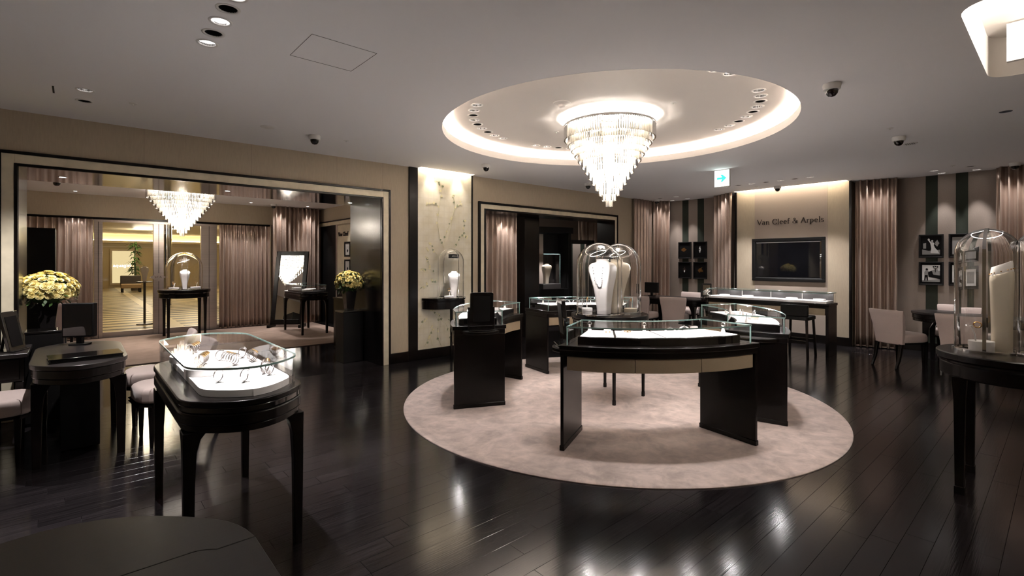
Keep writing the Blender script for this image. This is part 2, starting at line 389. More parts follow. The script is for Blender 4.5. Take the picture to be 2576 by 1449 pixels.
for i,(x,y,z,l) in enumerate(DLC): downlight(x,y,z,l, ('unlit downlight over the corner desk near the left wall','lit downlight over the corner desk, farther from the dark frames','lit downlight close above the left green stripe by the corner','lit downlight close above the second green stripe by the corner')[i], 'downlights over the corner desk', 26, 48)
for i,(x,y,z,l) in enumerate(DLN): downlight(x,y,z,l, ('lit' if l else 'unlit')+' downlight, '+('first','second','third','fourth','fifth','sixth','seventh')[i]+' from the left in the row before the lettered wall', 'downlights before the lettered wall', 42, 62, (x+.75,y,.4))
for i,(x,y,z,l) in enumerate(DLR): downlight(x,y,z,l, ('lit downlight farther from the wall by the right green stripes','lit downlight close above the left of the right green stripes','lit downlight close above the rightmost green stripe','unlit downlight near the right green stripes')[i], 'downlights above the right desk', 26, 48)
N9 = ('nearest','second nearest','third nearest','fourth nearest','fifth nearest','sixth nearest','seventh nearest','eighth nearest','farthest')
def nth(i): g = i//9*9; return N9[sorted(range(g,g+9), key=lambda k: math.hypot(RING[k][0],RING[k][1])).index(i)]
for i,(x,y,z,l) in enumerate(RING): downlight(x,y,z,l, ('lit' if l else 'unlit')+' downlight in the round recess, '+nth(i)+' of those above the '+('left','right','rear','front')[i//9]+' counter', 'downlights in the round recess', SPOT_W, 50)

# ---- walls
mb = MB()
mb.box(XB,-.53,YL,YL+.25,0,H); mb.box(-.53,3.42,YL,YL+.25,2.53,H); mb.box(3.42,5.05,YL,YL+.25,0,H)
mb.box(5.05,8.87,YL,YL+.25,2.50,H); mb.box(8.87,XR,YL,YL+.25,0,H)
wl = struct(mb.build('wall_left', 'wall'))
for x in (.55,1.6,2.65,3.32): MB().box(x,x+.003,YL-.0012,YL,2.535,H).build('fabric_seam', 'mauve', wl)
struct(MB().box(XR,XR+.2,YB,YL+.25,0,H).build('wall_right', 'mauve'))
struct(MB().box(XB,XR,YB-.2,YB,0,H).build('wall_back', 'wall')); struct(MB().box(XB-.2,XB,YB,YL,0,H).build('wall_near_left', 'wall'))
# projecting lettered bay on the right wall
bay = struct(MB().box(10.22,XR,2.565,4.55,0,H).build('wall_bay', 'wall'))
MB().box(10.214,10.222,2.91,4.19,.15,H).build('centre_panel', 'centre', bay)
MB().box(10.19,10.24,2.535,2.57,0,H).build('edge_strip', 'wood', bay); MB().box(10.19,10.24,4.545,4.575,0,H).build('edge_strip', 'wood', bay)
# baseboards
struct(MB().box(10.19,10.22,2.57,4.545,0,.15).build('baseboard_right', 'wood', bev=.004))
mb = MB(); mb.box(3.425,3.74,YL-.022,YL,0,.15); mb.box(3.885,4.905,YL-.026,YL,0,.15); mb.box(4.93,5.06,YL-.022,YL,0,.15); mb.box(8.9,XR,YL-.022,YL,0,.15); mb.box(XB,-.53,YL-.022,YL,0,.15)
struct(mb.build('baseboard_left', 'wood', bev=.004))
mb = MB(); mb.box(XR-.022,XR,4.58,YL-.02,0,.15); mb.box(XR-.022,XR,YB,2.53,0,.15); struct(mb.build('baseboard_far_right', 'wood', bev=.004))
# green stripes on the right wall (wall covering strips)
for i,(a,b) in enumerate(((5.99,5.84),(5.615,5.465),(1.588,1.436),(1.212,1.067))):
    MB().box(XR-.006,XR,b,a,.15,H).build('green_stripe', 'green', bpy.data.objects['wall_right'])
# frame of the wide opening: dark line, champagne band, dark line; lined jambs and soffit
def surround(name, x0, x1, zt, bands):
    root = None
    for wd,proud,m,nm in bands:
        mb = MB(); y0 = YL-proud
        mb.box(x0,x0+wd,y0,YL,0,zt); mb.box(x1-wd,x1,y0,YL,0,zt); mb.box(x0+wd,x1-wd,y0,YL,zt-wd,zt)
        o = mb.build(name if root is None else nm, m, root, bev=.003)
        if root is None: root = struct(o)
        x0 += wd; x1 -= wd; zt -= wd
    return root
surround('trim_1', -.545, 3.435, 2.535, ((.03,.035,'wood',''),(.085,.028,'champ','champagne_band'),(.026,.035,'wood','inner_bead')))
surround('trim_2', 5.05, 8.885, 2.505, ((.04,.035,'wood',''),(.075,.028,'champ','champagne_band'),(.03,.035,'wood','inner_bead')))
mb = MB(); mb.box(3.29,3.42,YL,7.62,0,2.40); jr = struct(mb.build('trim_3', 'jamb', bev=.003))
struct(MB().box(-.53,-.40,YL,7.62,0,2.40).build('trim_4', 'jamb', bev=.003))
sof = struct(MB().box(-.53,3.42,YL+.001,7.62,2.395,2.53).build('trim_5', 'soffit'))
for x,y in ((-.1,7.1),(1.45,7.1),(3.15,7.3)):
    MB().lathe([(.03,0),(.03,-.003),(.04,-.003),(.042,0)], (x,y,2.395), 20, cap=False).build('soffit_lamp_ring', 'chrome', sof)
    MB().lathe([(.001,-.001),(.028,-.001)], (x,y,2.395), 16, cap=False).build('soffit_lamp', 'lampdisc', sof)
    lamp((x,y,2.385), 9, NEUT, angle=75, aim=(x,y,0), name='soffit_lamp_light')
# pilaster and painted silver-leaf panel
struct(MB().box(3.74,3.887,YL-.03,YL,0,H).build('trim_6', 'wood', bev=.003))
struct(MB().box(4.902,4.926,YL-.03,YL,0,H).build('trim_7', 'wood', bev=.003))
panel = struct(MB().box(3.887,4.902,YL-.012,YL,.15,H).build('wall_panel', 'silverleaf'))
SX = lambda px: 980+px/2.786
def onpanel(px, py):                 # the place of a painted mark on the panel, read off as fractions of its width and height
    a = (980+px/2.786-1288)/FPX; F = (math.cos(YAW),math.sin(YAW)); R = (math.sin(YAW),-math.cos(YAW)); Y = YL-.013
    t = Y/(F[1]+a*R[1]); return t*(F[0]+a*R[0]), EYE-(400+py/2.786-HORIZON)/FPX*t
def leafshape(mb, x, z, ang, s, lobes=True):
    pts = [(0,0),(.25,.35),(.75,.45),(.55,.12),(1,0),(.55,-.12),(.75,-.45),(.25,-.35)] if lobes else [(0,0),(.3,.16),(.7,.14),(1,0),(.7,-.14),(.3,-.16)]
    ca,sa = math.cos(ang),math.sin(ang); P = [(x+s*(u*ca-v*sa), z+s*(u*sa+v*ca)) for u,v in pts]; n = len(P)
    dj = rv.uniform(.0005,.0035); k = [(p,YL-.0135-dj,q) for p,q in P]+[(p,YL-.0120,q) for p,q in P]
    mb.add(k, [tuple(range(n)),tuple(range(2*n-1,n-1,-1))]+[(i,n+i,n+(i+1)%n,(i+1)%n) for i in range(n)])
vines = [[(385,625),(352,560),(340,450),(347,330),(356,255),(372,200),(342,160),(312,148)],[(400,570),(428,480),(452,370),(470,330),(497,318)],[(452,370),(455,300),(446,255)],
 [(455,620),(478,565),(515,542),(540,550)],[(515,542),(520,480),(528,440)],[(345,330),(300,310),(268,318)],[(330,670),(300,630),(268,632)],[(300,630),(288,600)],
 [(315,805),(285,772),(232,782)],[(285,772),(270,715),(258,705)],[(335,850),(300,853)],[(365,1322),(335,1250),(342,1180),(345,1090)],[(455,1292),(428,1215),(392,1150),(330,1110),(298,1058)],
 [(392,1150),(450,1110)],[(440,1290),(425,1240),(450,1180)],[(200,925),(225,895),(262,885)],[(205,1205),(225,1160),(250,1130)],[(245,1312),(275,1250),(300,1190)],[(300,1310),(285,1250)],[(380,600),(400,500),(440,420)]]
rv = random.Random(3)
for V in vines:
    P = [onpanel(*p) for p in V]; st = MB(); st.cm = 0
    pts = []
    for i in range(len(P)-1):
        for k in range(4): t = k/4; pts.append((P[i][0]*(1-t)+P[i+1][0]*t + .006*math.sin(i*2+k), YL-.0135, P[i][1]*(1-t)+P[i+1][1]*t))
    pts.append((P[-1][0],YL-.0135,P[-1][1])); st.tube(pts, .002, 5)
    low = P[0][1] < .9 or P[0][0] < 4.0
    for i in range(2, len(pts), 2):
        if rv.random() < .72:
            st.cm = 1 if rv.random() < .7 else 2
            leafshape(st, pts[i][0], pts[i][2], rv.uniform(0,2*PI), rv.uniform(.032,.052), not (low and rv.random() < .5))
    st.cm = 2
    for k in range(3): leafshape(st, P[-1][0]+rv.uniform(-.02,.02), P[-1][1]+rv.uniform(-.01,.03), rv.uniform(0,2*PI), .035)
    st.build('painted_vine', ['vine','vinegreen','bud'], panel)
# ---- floor: planks run along x
fl = struct(MB().box(XB,XR,YB,YL+.0,-.06,-.014).build('floor', 'subfloor'))
PW, PL = .125, 1.22
Fv, Rv = Vector((math.cos(YAW),math.sin(YAW))), Vector((math.sin(YAW),-math.cos(YAW)))
rp = random.Random(11); allp = []
y = YB; k = 0
while y < YL-.01:
    y1 = min(y+PW, YL); x = XB - rp.uniform(0,PL)
    while x < XR:
        xa, xb = max(x,XB), min(x+PL,XR)
        if xb-xa > .05: allp.append((xa,xb,y,y1))
        x += PL
    y = y1
def visible(p):
    cx_,cy_ = (p[0]+p[1])/2,(p[2]+p[3])/2; v = Vector((cx_,cy_)); d = v.dot(Fv)
    if d < .9 or math.hypot(cx_-RC[0],cy_-RC[1]) < 1.9: return None
    px = 1288+FPX*v.dot(Rv)/d; py = HORIZON+FPX*EYE/d
    return d if -150 < px < 2700 and py < 1500 else None
vis = sorted([(visible(p),p) for p in allp if visible(p) is not None])
near = set(p for d,p in vis[:300])
def plankverts(mb, xa, xb, ya, yb, dz=0, ox=0, oy=0):
    g, c = .0008, .0003
    xa += g-ox; xb -= g+ox; ya += g-oy; yb -= g+oy
    mb.add([(xa,ya,-.014),(xb,ya,-.014),(xb,yb,-.014),(xa,yb,-.014),(xa,ya,-c+dz),(xb,ya,-c+dz),(xb,yb,-c+dz),(xa,yb,-c+dz),(xa+c,ya+c,dz),(xb-c,ya+c,dz),(xb-c,yb-c,dz),(xa+c,yb-c,dz)],
      [(0,1,5,4),(1,2,6,5),(2,3,7,6),(3,0,4,7),(4,5,9,8),(5,6,10,9),(6,7,11,10),(7,4,8,11),(8,9,10,11)])
pcache = {}; rest = MB()
for p in allp:
    xa,xb,ya,yb = p
    if p in near:
        key = (round(xb-xa,3), round(yb-ya,3))
        if key not in pcache:
            mb = MB(); plankverts(mb,-key[0]/2,key[0]/2,-key[1]/2,key[1]/2); pcache[key] = mb.mesh('plank','plank')
        o = bpy.data.objects.new('plank', pcache[key]); COL.objects.link(o); o.parent = fl; o.location = ((xa+xb)/2,(ya+yb)/2,rp.uniform(-.0002,0))
    else: plankverts(rest, xa,xb,ya,yb, rp.uniform(-.0002,0))
stuff(rest.build('planks', 'plank', fl))
# ---- round rug
mb = MB(); mb.lathe([(2.226,0),(2.226,.006),(2.219,.011),(2.20,.012),(.001,.012)], seg=128); mb.f = mb.f[:-1]; mb.m = mb.m[:-1]
tag(mb.build('rug', 'rug', smooth=True, loc=(*RC,0)), 'large round pale pink plush rug under the ring of counters', 'rug')
RZ = .012

# ---- curtains
def curtain(x0, y0, x1, y1, z0, z1, n, amp, label, seed=1, group=None, gather=0, m='silk'):
    r = random.Random(seed); L = math.hypot(x1-x0,y1-y0); dx,dy = (x1-x0)/L,(y1-y0)/L; nx,ny = -dy,dx
    cols = n*10; ph = [r.uniform(-.6,.6) for _ in range(n+2)]; am = [r.uniform(.55,1.25) for _ in range(n+2)]; dr = [r.uniform(-.5,.5) for _ in range(n+2)]
    rows = 14; V = []; Fc = []
    for j in range(rows+1):
        v = j/rows; z = z0+(z1-z0)*v
        for i in range(cols+1):
            u = i/cols; s = u*n; k = int(s); f = s-k
            a = am[k]*(1-f)+am[k+1]*f; p = ph[k]*(1-f)+ph[k+1]*f; d = dr[k]*(1-f)+dr[k+1]*f
            low = 1-v; q = 2*PI*s + p + d*low*1.6
            h = 1.35*amp*a*(math.sin(q)*(.75+.35*low) + .28*math.sin(2*q+1.3)*v + .2*low*math.sin(.53*q+seed))
            w_ = 1 - gather*math.sin(PI*min(1,low*1.2))*.5
            uu = .5+(u-.5)*w_
            V.append((x0+dx*L*uu+nx*h, y0+dy*L*uu+ny*h, z))
    for j in range(rows):
        for i in range(cols): a = j*(cols+1)+i; Fc.append((a,a+1,a+cols+2,a+cols+1))
    t = thing('curtain', label, 'curtain', ((x0+x1)/2,(y0+y1)/2,z0), 0, group)
    mb = MB(); mb.add([(a-(x0+x1)/2,b-(y0+y1)/2,c-z0) for a,b,c in V], Fc); o = mb.build('drape', m, t, smooth=True, ang=180)
    so = o.modifiers.new('thick','SOLIDIFY'); so.thickness = .004
    hb = MB(); hb.bar(((x0-x1)/2,(y0-y1)/2,.012),((x1-x0)/2,(y1-y0)/2,.012),.012,.02); hb.build('hem', m, t)
    return t
curtain(9.42,6.50,10.12,6.50,.015,H-.004,6,.028,'taupe silk curtain on the left wall beside the far corner',1)
curtain(10.16,6.47,10.47,6.24,.015,H-.004,4,.045,'bright satin curtain hanging in the far corner by the four dark frames',3)
curtain(10.44,5.14,10.10,4.60,.015,H-.004,5,.05,'satin curtain between the four dark frames and the lettered wall',4,gather=.1)
curtain(10.30,2.50,10.42,1.93,.015,H-.004,6,.055,'wide satin curtain right of the wall screen',5)
curtain(10.42,.74,10.36,.30,.015,H-.004,5,.05,'satin curtain at the right edge past the striped wall',6)

# ================================================================== VESTIBULE behind the wide opening
VY, VH, VX0, VX1 = 12.55, 2.79, -1.3, 4.62
struct(MB().box(VX0,VX1,YL,VY+.1,-.06,-.001).build('floor_vestibule', 'stone'))
mb = MB(); mb.box(VX0,VX1,7.6,VY+.2,VH,VH+.1); struct(mb.build('ceiling_vestibule', 'ceiling'))
mb = MB(); mb.box(-.53-.8,-.53,YL+.25,7.62,0,VH); mb.box(-.53,3.42,7.6,7.62,2.53,VH); mb.box(3.42,VX1,YL+.25,7.62,0,VH); struct(mb.build('wall_vestibule_near', 'wall'))
struct(MB().box(VX0-.2,VX0,YL+.25,VY+.2,0,VH).build('wall_vestibule_left', 'wall'))
vw = struct(MB().box(VX0,VX1,VY,VY+.2,2.355,VH).build('wall_vestibule_far', 'wall'))
MB().box(VX0,VX1,VY-.015,VY+.2,2.315,2.36).build('door_head', 'wood', vw)
MB().box(.27,2.36,VY-.01,VY+.1,2.27,2.315).build('door_rail', 'steel', vw)
# side wall with doorway and pale textured end
mb = MB(); mb.box(VX1,VX1+.2,7.6,11.45,2.45,VH); mb.box(VX1,VX1+.2,11.45,VY,2.45,VH); mb.box(VX1,VX1+.2,7.6,11.42,0,2.45)
vs_ = struct(mb.build('wall_vestibule_side', 'wall'))
MB().box(VX1-.012,VX1,9.2,11.40,.86,2.33).build('pale_panel', 'champ', vs_); MB().box(VX1-.02,VX1,9.2,11.40,0,.86).build('dark_dado', 'wood', vs_)
MB().box(VX1-.025,VX1,9.2,12.5,2.36,2.44).build('champagne_band', 'champ', vs_); MB().box(VX1-.03,VX1,9.2,12.5,2.44,2.47).build('dark_line', 'wood', vs_)
MB().box(VX1-.02,VX1+.02,11.40,11.47,0,2.36).build('steel_post', 'steel', vs_)
struct(MB().box(VX1-.01,VX1+.05,11.47,12.46,0,2.36).build('door_1', 'black', bev=.004))
tag(MB().box(-.9,4.35,8.95,12.35,0,.012).build('carpet', 'carpet', bev=.004), 'brown rectangular carpet on the vestibule floor', 'carpet')
# far glass front: posts, panes, sills, curtains behind the side panes
for i,(a,b) in enumerate(((.27,.40),(1.205,1.385),(2.05,2.35))):
    p = struct(MB().box(a,b,VY-.03,VY+.08,0,2.27).build('trim_%d'%(8+i), 'steel', bev=.004))
    MB().box((a+b)/2-.004,(a+b)/2+.004,VY-.032,VY-.028,0,2.27).build('leaf_gap', 'black', p)
for i,(a,b) in enumerate(((VX0,.27),(.40,1.205),(1.385,2.05),(2.35,3.45))):
    g = struct(MB().box(a,b,VY+.02,VY+.03,.1,2.27).build('window_%d'%(i+1), 'glass'))
    MB().box(a,b,VY-.01,VY+.06,0,.1).build('kick_plate', 'steel', g)
curtain(VX0+.05,12.42,.26,12.42,.02,2.31,16,.030,'silk curtain behind glass left of the entrance doors',21)
curtain(2.38,12.42,3.42,12.42,.02,2.31,12,.030,'silk curtain over the glass right of the entrance doors',22)
curtain(3.44,12.25,4.50,12.28,.02,VH-.004,11,.04,'tall satin curtain behind the vestibule floor mirror',23)
struct(MB().box(3.45,VX1,12.45,12.55,0,2.355).build('wall_vestibule_corner','mauve'))
# diamond shaped plaque on the door post
pl = thing('door_plaque', 'small bronze diamond plaque with initials on the glass door post', 'plaque', (1.28,VY-.05,1.17))
MB().prism([(-.14,0),(0,-.09),(.14,0),(0,.09)],-.008,.008,lambda p:(p[0],p[2],p[1])).build('plate','steel',pl)
# ---- lobby seen through the doors
LY = 36.5
lf = struct(MB().box(-8,14,VY+.1,LY,-.06,-.004).build('floor_lobby', 'tilelight'))
tl = MB(); rr = random.Random(5)
for j in range(38):
    yy = 12.9+j*.62
    for q in range(7):
        xx = -2+q*1.9+(j%2)*.0
        if (q % 2) == 0 or j > 22: tl.box(xx+.1,xx+1.75,yy,yy+.26,-.004,-.001)
        else: tl.box(xx+.1,xx+1.75,yy+.31,yy+.5,-.004,-.001)
stuff(tl.build('dark_tiles', 'tiledark', lf))
struct(MB().box(-8,14,VY+.2,LY,3.05,3.15).build('ceiling_lobby', 'lobbytrim'))
lw = struct(MB().box(-8,14,LY,LY+.2,0,3.05).build('wall_lobby', 'lobbywall'))
MB().box(-8,14,LY-.35,LY,2.55,2.68).build('cornice','lobbytrim',lw); MB().box(-8,14,LY-.3,LY-.05,2.69,2.74).build('cove_strip','lobbycove',lw)
MB().box(-8,14,LY-.06,LY,2.30,2.36).build('moulding','lobbytrim',lw)
struct(MB().box(-8.2,-8,VY+.2,LY,0,3.05).build('wall_lobby_left','lobbywall')); struct(MB().box(14,14.2,VY+.2,LY,0,3.05).build('wall_lobby_right','lobbywall'))
for x in (2.2,2.75,3.3): 
    for j in range(3): MB().box(x+.0,x+.25,20+j*4,20.5+j*4,3.03,3.05).build('ceiling_lamp','lobbyletter',bpy.data.objects['ceiling_lobby'])
for x,y_ in ((1.5,16),(3.5,22),(2.5,30),(6,26)): lamp((x,y_,2.9), 85, (1,.86,.62), 'POINT', radius=.4, name='lobby_lamp')
lp = thing('lit_panel', 'glowing yellow wall panel with shop lettering across the lobby', 'sign', (2.08,LY-.06,0))
MB().box(-.5,.5,-.05,.0,.25,2.1).build('panel','lobbylit',lp)
mb = MB(); mb.box(-.6,-.5,-.08,.05,.15,2.2); mb.box(.5,.6,-.08,.05,.15,2.2); mb.box(-.5,.5,-.08,.05,2.1,2.2); mb.box(-.5,.5,-.08,.05,.15,.25); mb.build('frame','lobbytrim',lp)
cl = thing('steel_column', 'tall polished steel column in the lobby', 'column', (2.35,20.5,0))
MB().lathe([(.14,0),(.14,3.05)], seg=20).build('shaft','chrome',cl,smooth=True)
cl2 = dup(cl,(3.45,19.2,0),0,'polished steel column in the lobby behind the right glass door')
bn = thing('bench', 'dark lobby bench with a tan seat before the lit panel', 'bench', (2.03,30.5,0))
MB().box(-.40,.40,-.1,.1,.30,.80).build('backrest','bench',bn,bev=.03); MB().box(-.40,.40,-.6,-.1,.2,.40).build('seat','benchseat',bn,bev=.03)
for sx in (-.34,.34):
    for yy in (-.5,0): MB().box(sx-.04,sx+.04,yy-.04,yy+.04,0,.25).build('leg','black',bn)
fg_ = thing('potted_tree', 'slender leafy indoor tree before the glowing lobby panel', 'plant', (2.28,31.6,0))
MB().tube([(0,0,0),(.03,0,.8),(-.02,0,1.6),(.02,0,2.3)],[.05,.04,.03,.02],6).build('trunk','leaf',fg_,smooth=True)
mb = MB()
for k in range(90):
    z = rr.choice((2.2,2.3,2.25,1.7,1.4,1.1,.95,1.85)); a = rr.uniform(0,2*PI); L = rr.uniform(.25,.5)
    c,s_ = math.cos(a),math.sin(a); z += rr.uniform(-.12,.12)
    mb.add([(0,0,z),(c*L*.5-s_*.06,s_*L*.5+c*.06,z+.06),(c*L,s_*L,z-.08),(c*L*.5+s_*.06,s_*L*.5-c*.06,z+.06)],[(0,1,2,3)])
stuff(mb.build('leaves','leaf',fg_))
MB().lathe([(.16,0),(.2,.4),(.19,.4)], seg=16).build('pot','bench',fg_,smooth=True)

# ================================================================== ROOM behind the second opening
struct(MB().box(4.7,12.6,YL+.0,10.4,-.06,-.001).build('floor_side_room', 'stone'))
struct(MB().box(4.7,12.6,YL+.25,10.4,H,H+.1).build('ceiling_side_room', 'ceiling'))
struct(MB().box(4.82,12.6,10.2,10.4,0,H).build('wall_side_room', 'mauve')); struct(MB().box(4.825,4.95,YL+.25,10.2,0,H).build('wall_side_room_left', 'mauve')); struct(MB().box(12.4,12.6,YL+.2,10.2,0,H).build('wall_side_room_right','wall'))
sb = struct(MB().box(8.9,12.4,YL+.25,YL+.262,0,H).build('wall_side_room_near','centre'))
for x_ in (9.25,9.62,10.0,10.4): MB().box(x_,x_+.13,YL+.262,YL+.266,0,H).build('green_stripe','green',sb)
lamp((9.9,7.5,2.8), 22, NEUT, angle=110, aim=(9.9,6.85,1.2), name='unseen_side_room_lamp')  # unseen spot added to brighten the striped wall the standing mirror reflects
mb = MB(); mb.box(5.05,5.2,YL,7.0,0,2.36); mb.box(8.74,8.885,YL,7.0,0,2.36); mb.box(5.05,8.885,YL+.001,7.0,2.36,2.50); struct(mb.build('trim_11','wood'))
curtain(5.30,7.12,6.42,7.12,.015,2.5,9,.04,'silk curtain inside the second doorway, left side',31)
curtain(10.42,9.0,11.35,9.0,.015,2.7,6,.04,'silk curtain far inside the second doorway, right side',32)
struct(MB().box(6.62,7.02,7.1,7.5,0,H).build('wall_pier','wood',bev=.004))
struct(MB().box(9.70,10.25,7.55,7.7,0,H).build('wall_pier_right','wood'))
# tall display cabinet, glass case with bust, leaning framed mirror
cb = thing('display_cabinet', 'tall dark wood display cabinet inside the second doorway', 'cabinet', (8.2,8.15,0), -.25)
MB().box(-.62,.62,.2,.28,0,2.15).build('back_panel','black',cb,bev=.004)
for x in (-.62,.54): MB().box(x,x+.08,-.22,.2,0,2.15).build('side_panel','black',cb,bev=.004)
MB().box(-.66,.66,-.26,.30,2.15,2.29).build('top','black',cb,bev=.006); MB().box(-.54,.54,-.22,.2,0,.86).build('lower_body','black',cb,bev=.004)
MB().box(-.2,.1,.185,.2,.9,2.15).build('grey_backing','mauve',cb)
MB().box(-.665,-.655,-.24,-.22,.55,1.95).build('light_line','chrome',cb)
gc = thing('glass_case', 'upright glass case with a cream bust inside the dark cabinet', 'display case', (8.23,8.02,.86), -.25)
mb = MB(); mb.box(-.22,.22,-.14,-.134,.12,.80); mb.box(-.22,.22,.134,.14,.12,.80); mb.box(-.22,-.214,-.134,.134,.12,.80); mb.box(.214,.22,-.134,.134,.12,.80); mb.box(-.22,.22,-.14,.14,.80,.806); mb.build('glass','glass',gc)
mb = MB(); mb.box(-.225,.225,-.145,-.14,.80,.808); mb.box(.22,.226,-.146,-.14,.12,.80); mb.build('glass_edge','teal',gc)
MB().box(-.24,.24,-.16,.16,0,.12).build('base','grey',gc,bev=.005)
lamp((8.15,7.80,2.1), 70, NEUT, angle=60, aim=(8.2,8.0,1.1), name='cabinet_lamp')
lamp((7.0,9.0,2.7), 14, WARM, 'POINT', radius=.1, name='unseen_side_room_lamp'); lamp((6.0,7.0,2.33), 10, NEUT, angle=80, aim=(6.1,7.1,0), name='doorway_lamp')
mr = thing('floor_mirror', 'dark framed standing mirror inside the second doorway', 'mirror', (9.30,7.95,0), math.radians(-8))
mb = MB(); mb.box(-.42,-.32,-.03,.03,.05,2.02); mb.box(.32,.42,-.03,.03,.05,2.02); mb.box(-.32,.32,-.03,.03,1.92,2.02); mb.box(-.32,.32,-.03,.03,.05,.15); mb.build('frame','black',mr,bev=.008)
MB().box(-.32,.32,-.012,.0,.15,1.92).build('mirror_glass','mirror',mr)
mb = MB(); mb.box(-.45,-.36,-.2,.2,0,.06); mb.box(.36,.45,-.2,.2,0,.06); mb.build('foot','black',mr,bev=.006)

# ================================================================== CEILING THINGS
def chandelier(name, c, zt, r0, n, label, watts, len0=.14):
    t = thing(name, label, 'chandelier', (*c,zt))
    dz = .0615; dr = (r0-.03)/n
    mb = MB(); mb.lathe([(r0+.012,0),(r0+.012,.02),(r0-.02,.02),(r0-.02,0)], seg=64, cap=False)
    for k in range(6): a = k*PI/3; mb.bar((0,0,.012),(r0*math.cos(a),r0*math.sin(a),.012),.015,.012)
    mb.build('frame','chrome',t,smooth=True)
    MB().lathe([(.02,0),(.02,.07),(.09,.075),(.09,HR-zt if HR>zt else .1)],seg=20).build('canopy','chrome',t,smooth=True)
    for i in range(n+1):
        r = r0-dr*i; z0 = -dz*i; N = max(5,int(2*PI*r/.0245)); mb = MB()
        for k in range(N):
            a = 2*PI*k/N + i*.4; x,y_ = r*math.cos(a), r*math.sin(a); q = []
            L = len0; s_ = .0105
            for zz,ss in ((z0,.7*s_),(z0-.008,s_),(z0-L,s_),(z0-L-.003,.8*s_)):
                q.append([(x+ss*math.cos(a+m*PI*2/6),y_+ss*math.sin(a+m*PI*2/6),zz) for m in range(6)])
            mb.loft(q)
        stuff(mb.build('crystal_tier','crystal',t))
    if r0 > .2:
        mb = MB()
        for i,zz in enumerate((-.05,-.19,-.33,-.47)):
            rr_ = max(.05,(r0-.10)-.09*i-.02); N = max(4,int(rr_*26))
            for k in range(N): a = 2*PI*k/N+i; mb.ball((rr_*math.cos(a),rr_*math.sin(a),zz),.019,8,6,1.6)
        stuff(mb.build('bulbs','bulb',t,smooth=True))
    lamp((c[0],c[1],zt+.035), watts*.018, WARM, 'POINT', radius=.1, parent=t, name='chandelier_light')
    lamp((c[0],c[1],zt-.47), watts, WARM, 'POINT', radius=.15, parent=t, name='chandelier_light')
    return t
chandelier('chandelier', RC, 2.985, .49, 12, 'tiered crystal rod chandelier glowing in the round ceiling recess', 150)
chandelier('chandelier', (1.46,10.75), 2.75, .53, 11, 'tiered crystal chandelier in the vestibule beyond the wide opening', 80, .12)

cache = {}
def dome_camera(x, y, label, s=1, z=H):
    t = thing('security_camera', label, 'camera', (x,y,z), 0, None)
    if not cache.get('cam'):
        cache['cam'] = (MB().lathe([(.001,0),(.062,0),(.066,-.012),(.060,-.045),(.046,-.05),(.001,-.05)],seg=28).mesh('housing','plaster'),
                        MB().lathe([(.047,-.046),(.047,-.056),(.040,-.080),(.024,-.097),(.001,-.103)],seg=24).mesh('lens_dome','smoke'))
        for m in cache['cam']:
            for p in m.polygons: p.use_smooth = True
            m.set_sharp_from_angle(angle=math.radians(50))
    for nm,me in zip(('housing','lens_dome'),cache['cam']):
        o = bpy.data.objects.new(nm,me); COL.objects.link(o); o.parent = t
    t.scale = (s,s,s); return t
dome_camera(2.02,5.64,'dome camera on the ceiling above the wide opening')
dome_camera(4.50,5.66,'dome camera on the ceiling before the painted panel')
dome_camera(4.53,1.26,'largest dome camera, on the ceiling right of the round recess')
dome_camera(7.03,1.29,'dome camera beside the flat grille on the right ceiling')
dome_camera(6.98,5.80,'dome camera behind the tip of the main chandelier')
dome_camera(9.92,3.65,'dome camera above the wall lettering')
dome_camera(10.0,6.28,'dome camera high in the far corner curtains')
dome_camera(10.12,.52,'dome camera at the right edge over the last curtain')
dome_camera(-.22,10.6,'dome camera at the left of the vestibule ceiling',1,VH)
dome_camera(3.35,11.9,'dome camera before the tall vestibule curtain',1,VH)
def sprinkler(x, y, z, label, group='ceiling sprinklers'):
    t = thing('sprinkler', label, 'sprinkler', (x,y,z), 0, group)
    MB().lathe([(.001,-.004),(.03,-.004),(.032,0)],seg=20).build('plate','plaster',t,smooth=True)
    mb = MB(); mb.lathe([(.004,-.004),(.004,-.014),(.009,-.015),(.009,-.017),(.001,-.017)],seg=12); mb.build('head','plaster',t,smooth=True)
sprinkler(2.38,5.63,H,'small sprinkler right of the camera over the wide opening'); sprinkler(.39,5.58,H,'small sprinkler on the dim left ceiling')
sprinkler(6.50,1.27,H,'small sprinkler near the cameras on the right ceiling'); sprinkler(4.49,2.63,HR,'sprinkler in the round recess right of the chandelier'); sprinkler(4.43,4.18,HR,'sprinkler in the round recess left of the chandelier')
sprinkler(9.7,3.95,H,'small sprinkler in the ceiling before the lettered wall'); sprinkler(9.75,1.15,H,'small sprinkler by the downlights at right')
t = thing('ceiling_speaker','round white flush speaker on the left ceiling','speaker',(1.52,5.61,H))
MB().lathe([(.001,-.010),(.05,-.010),(.066,-.006),(.07,0)],seg=28).build('grille','plaster',t,smooth=True); MB().lathe([(.001,-.014),(.02,-.013),(.024,-.009)],seg=16).build('cap','plaster',t,smooth=True)
t = thing('smoke_detector','white smoke detector in the round recess left of the chandelier','smoke detector',(3.66,3.38,HR))
MB().lathe([(.001,-.02),(.045,-.02),(.055,-.012),(.085,-.008),(.09,0)],seg=28).build('base','plaster',t,smooth=True); MB().lathe([(.001,-.045),(.03,-.042),(.036,-.02)],seg=16).build('sensor','plaster',t,smooth=True)
t = thing('ceiling_grille','flat round white grille beside a dome camera on the right','grille',(7.52,1.27,H))
MB().lathe([(.001,-.006),(.07,-.006),(.075,0)],seg=28).build('disc','plaster',t,smooth=True)
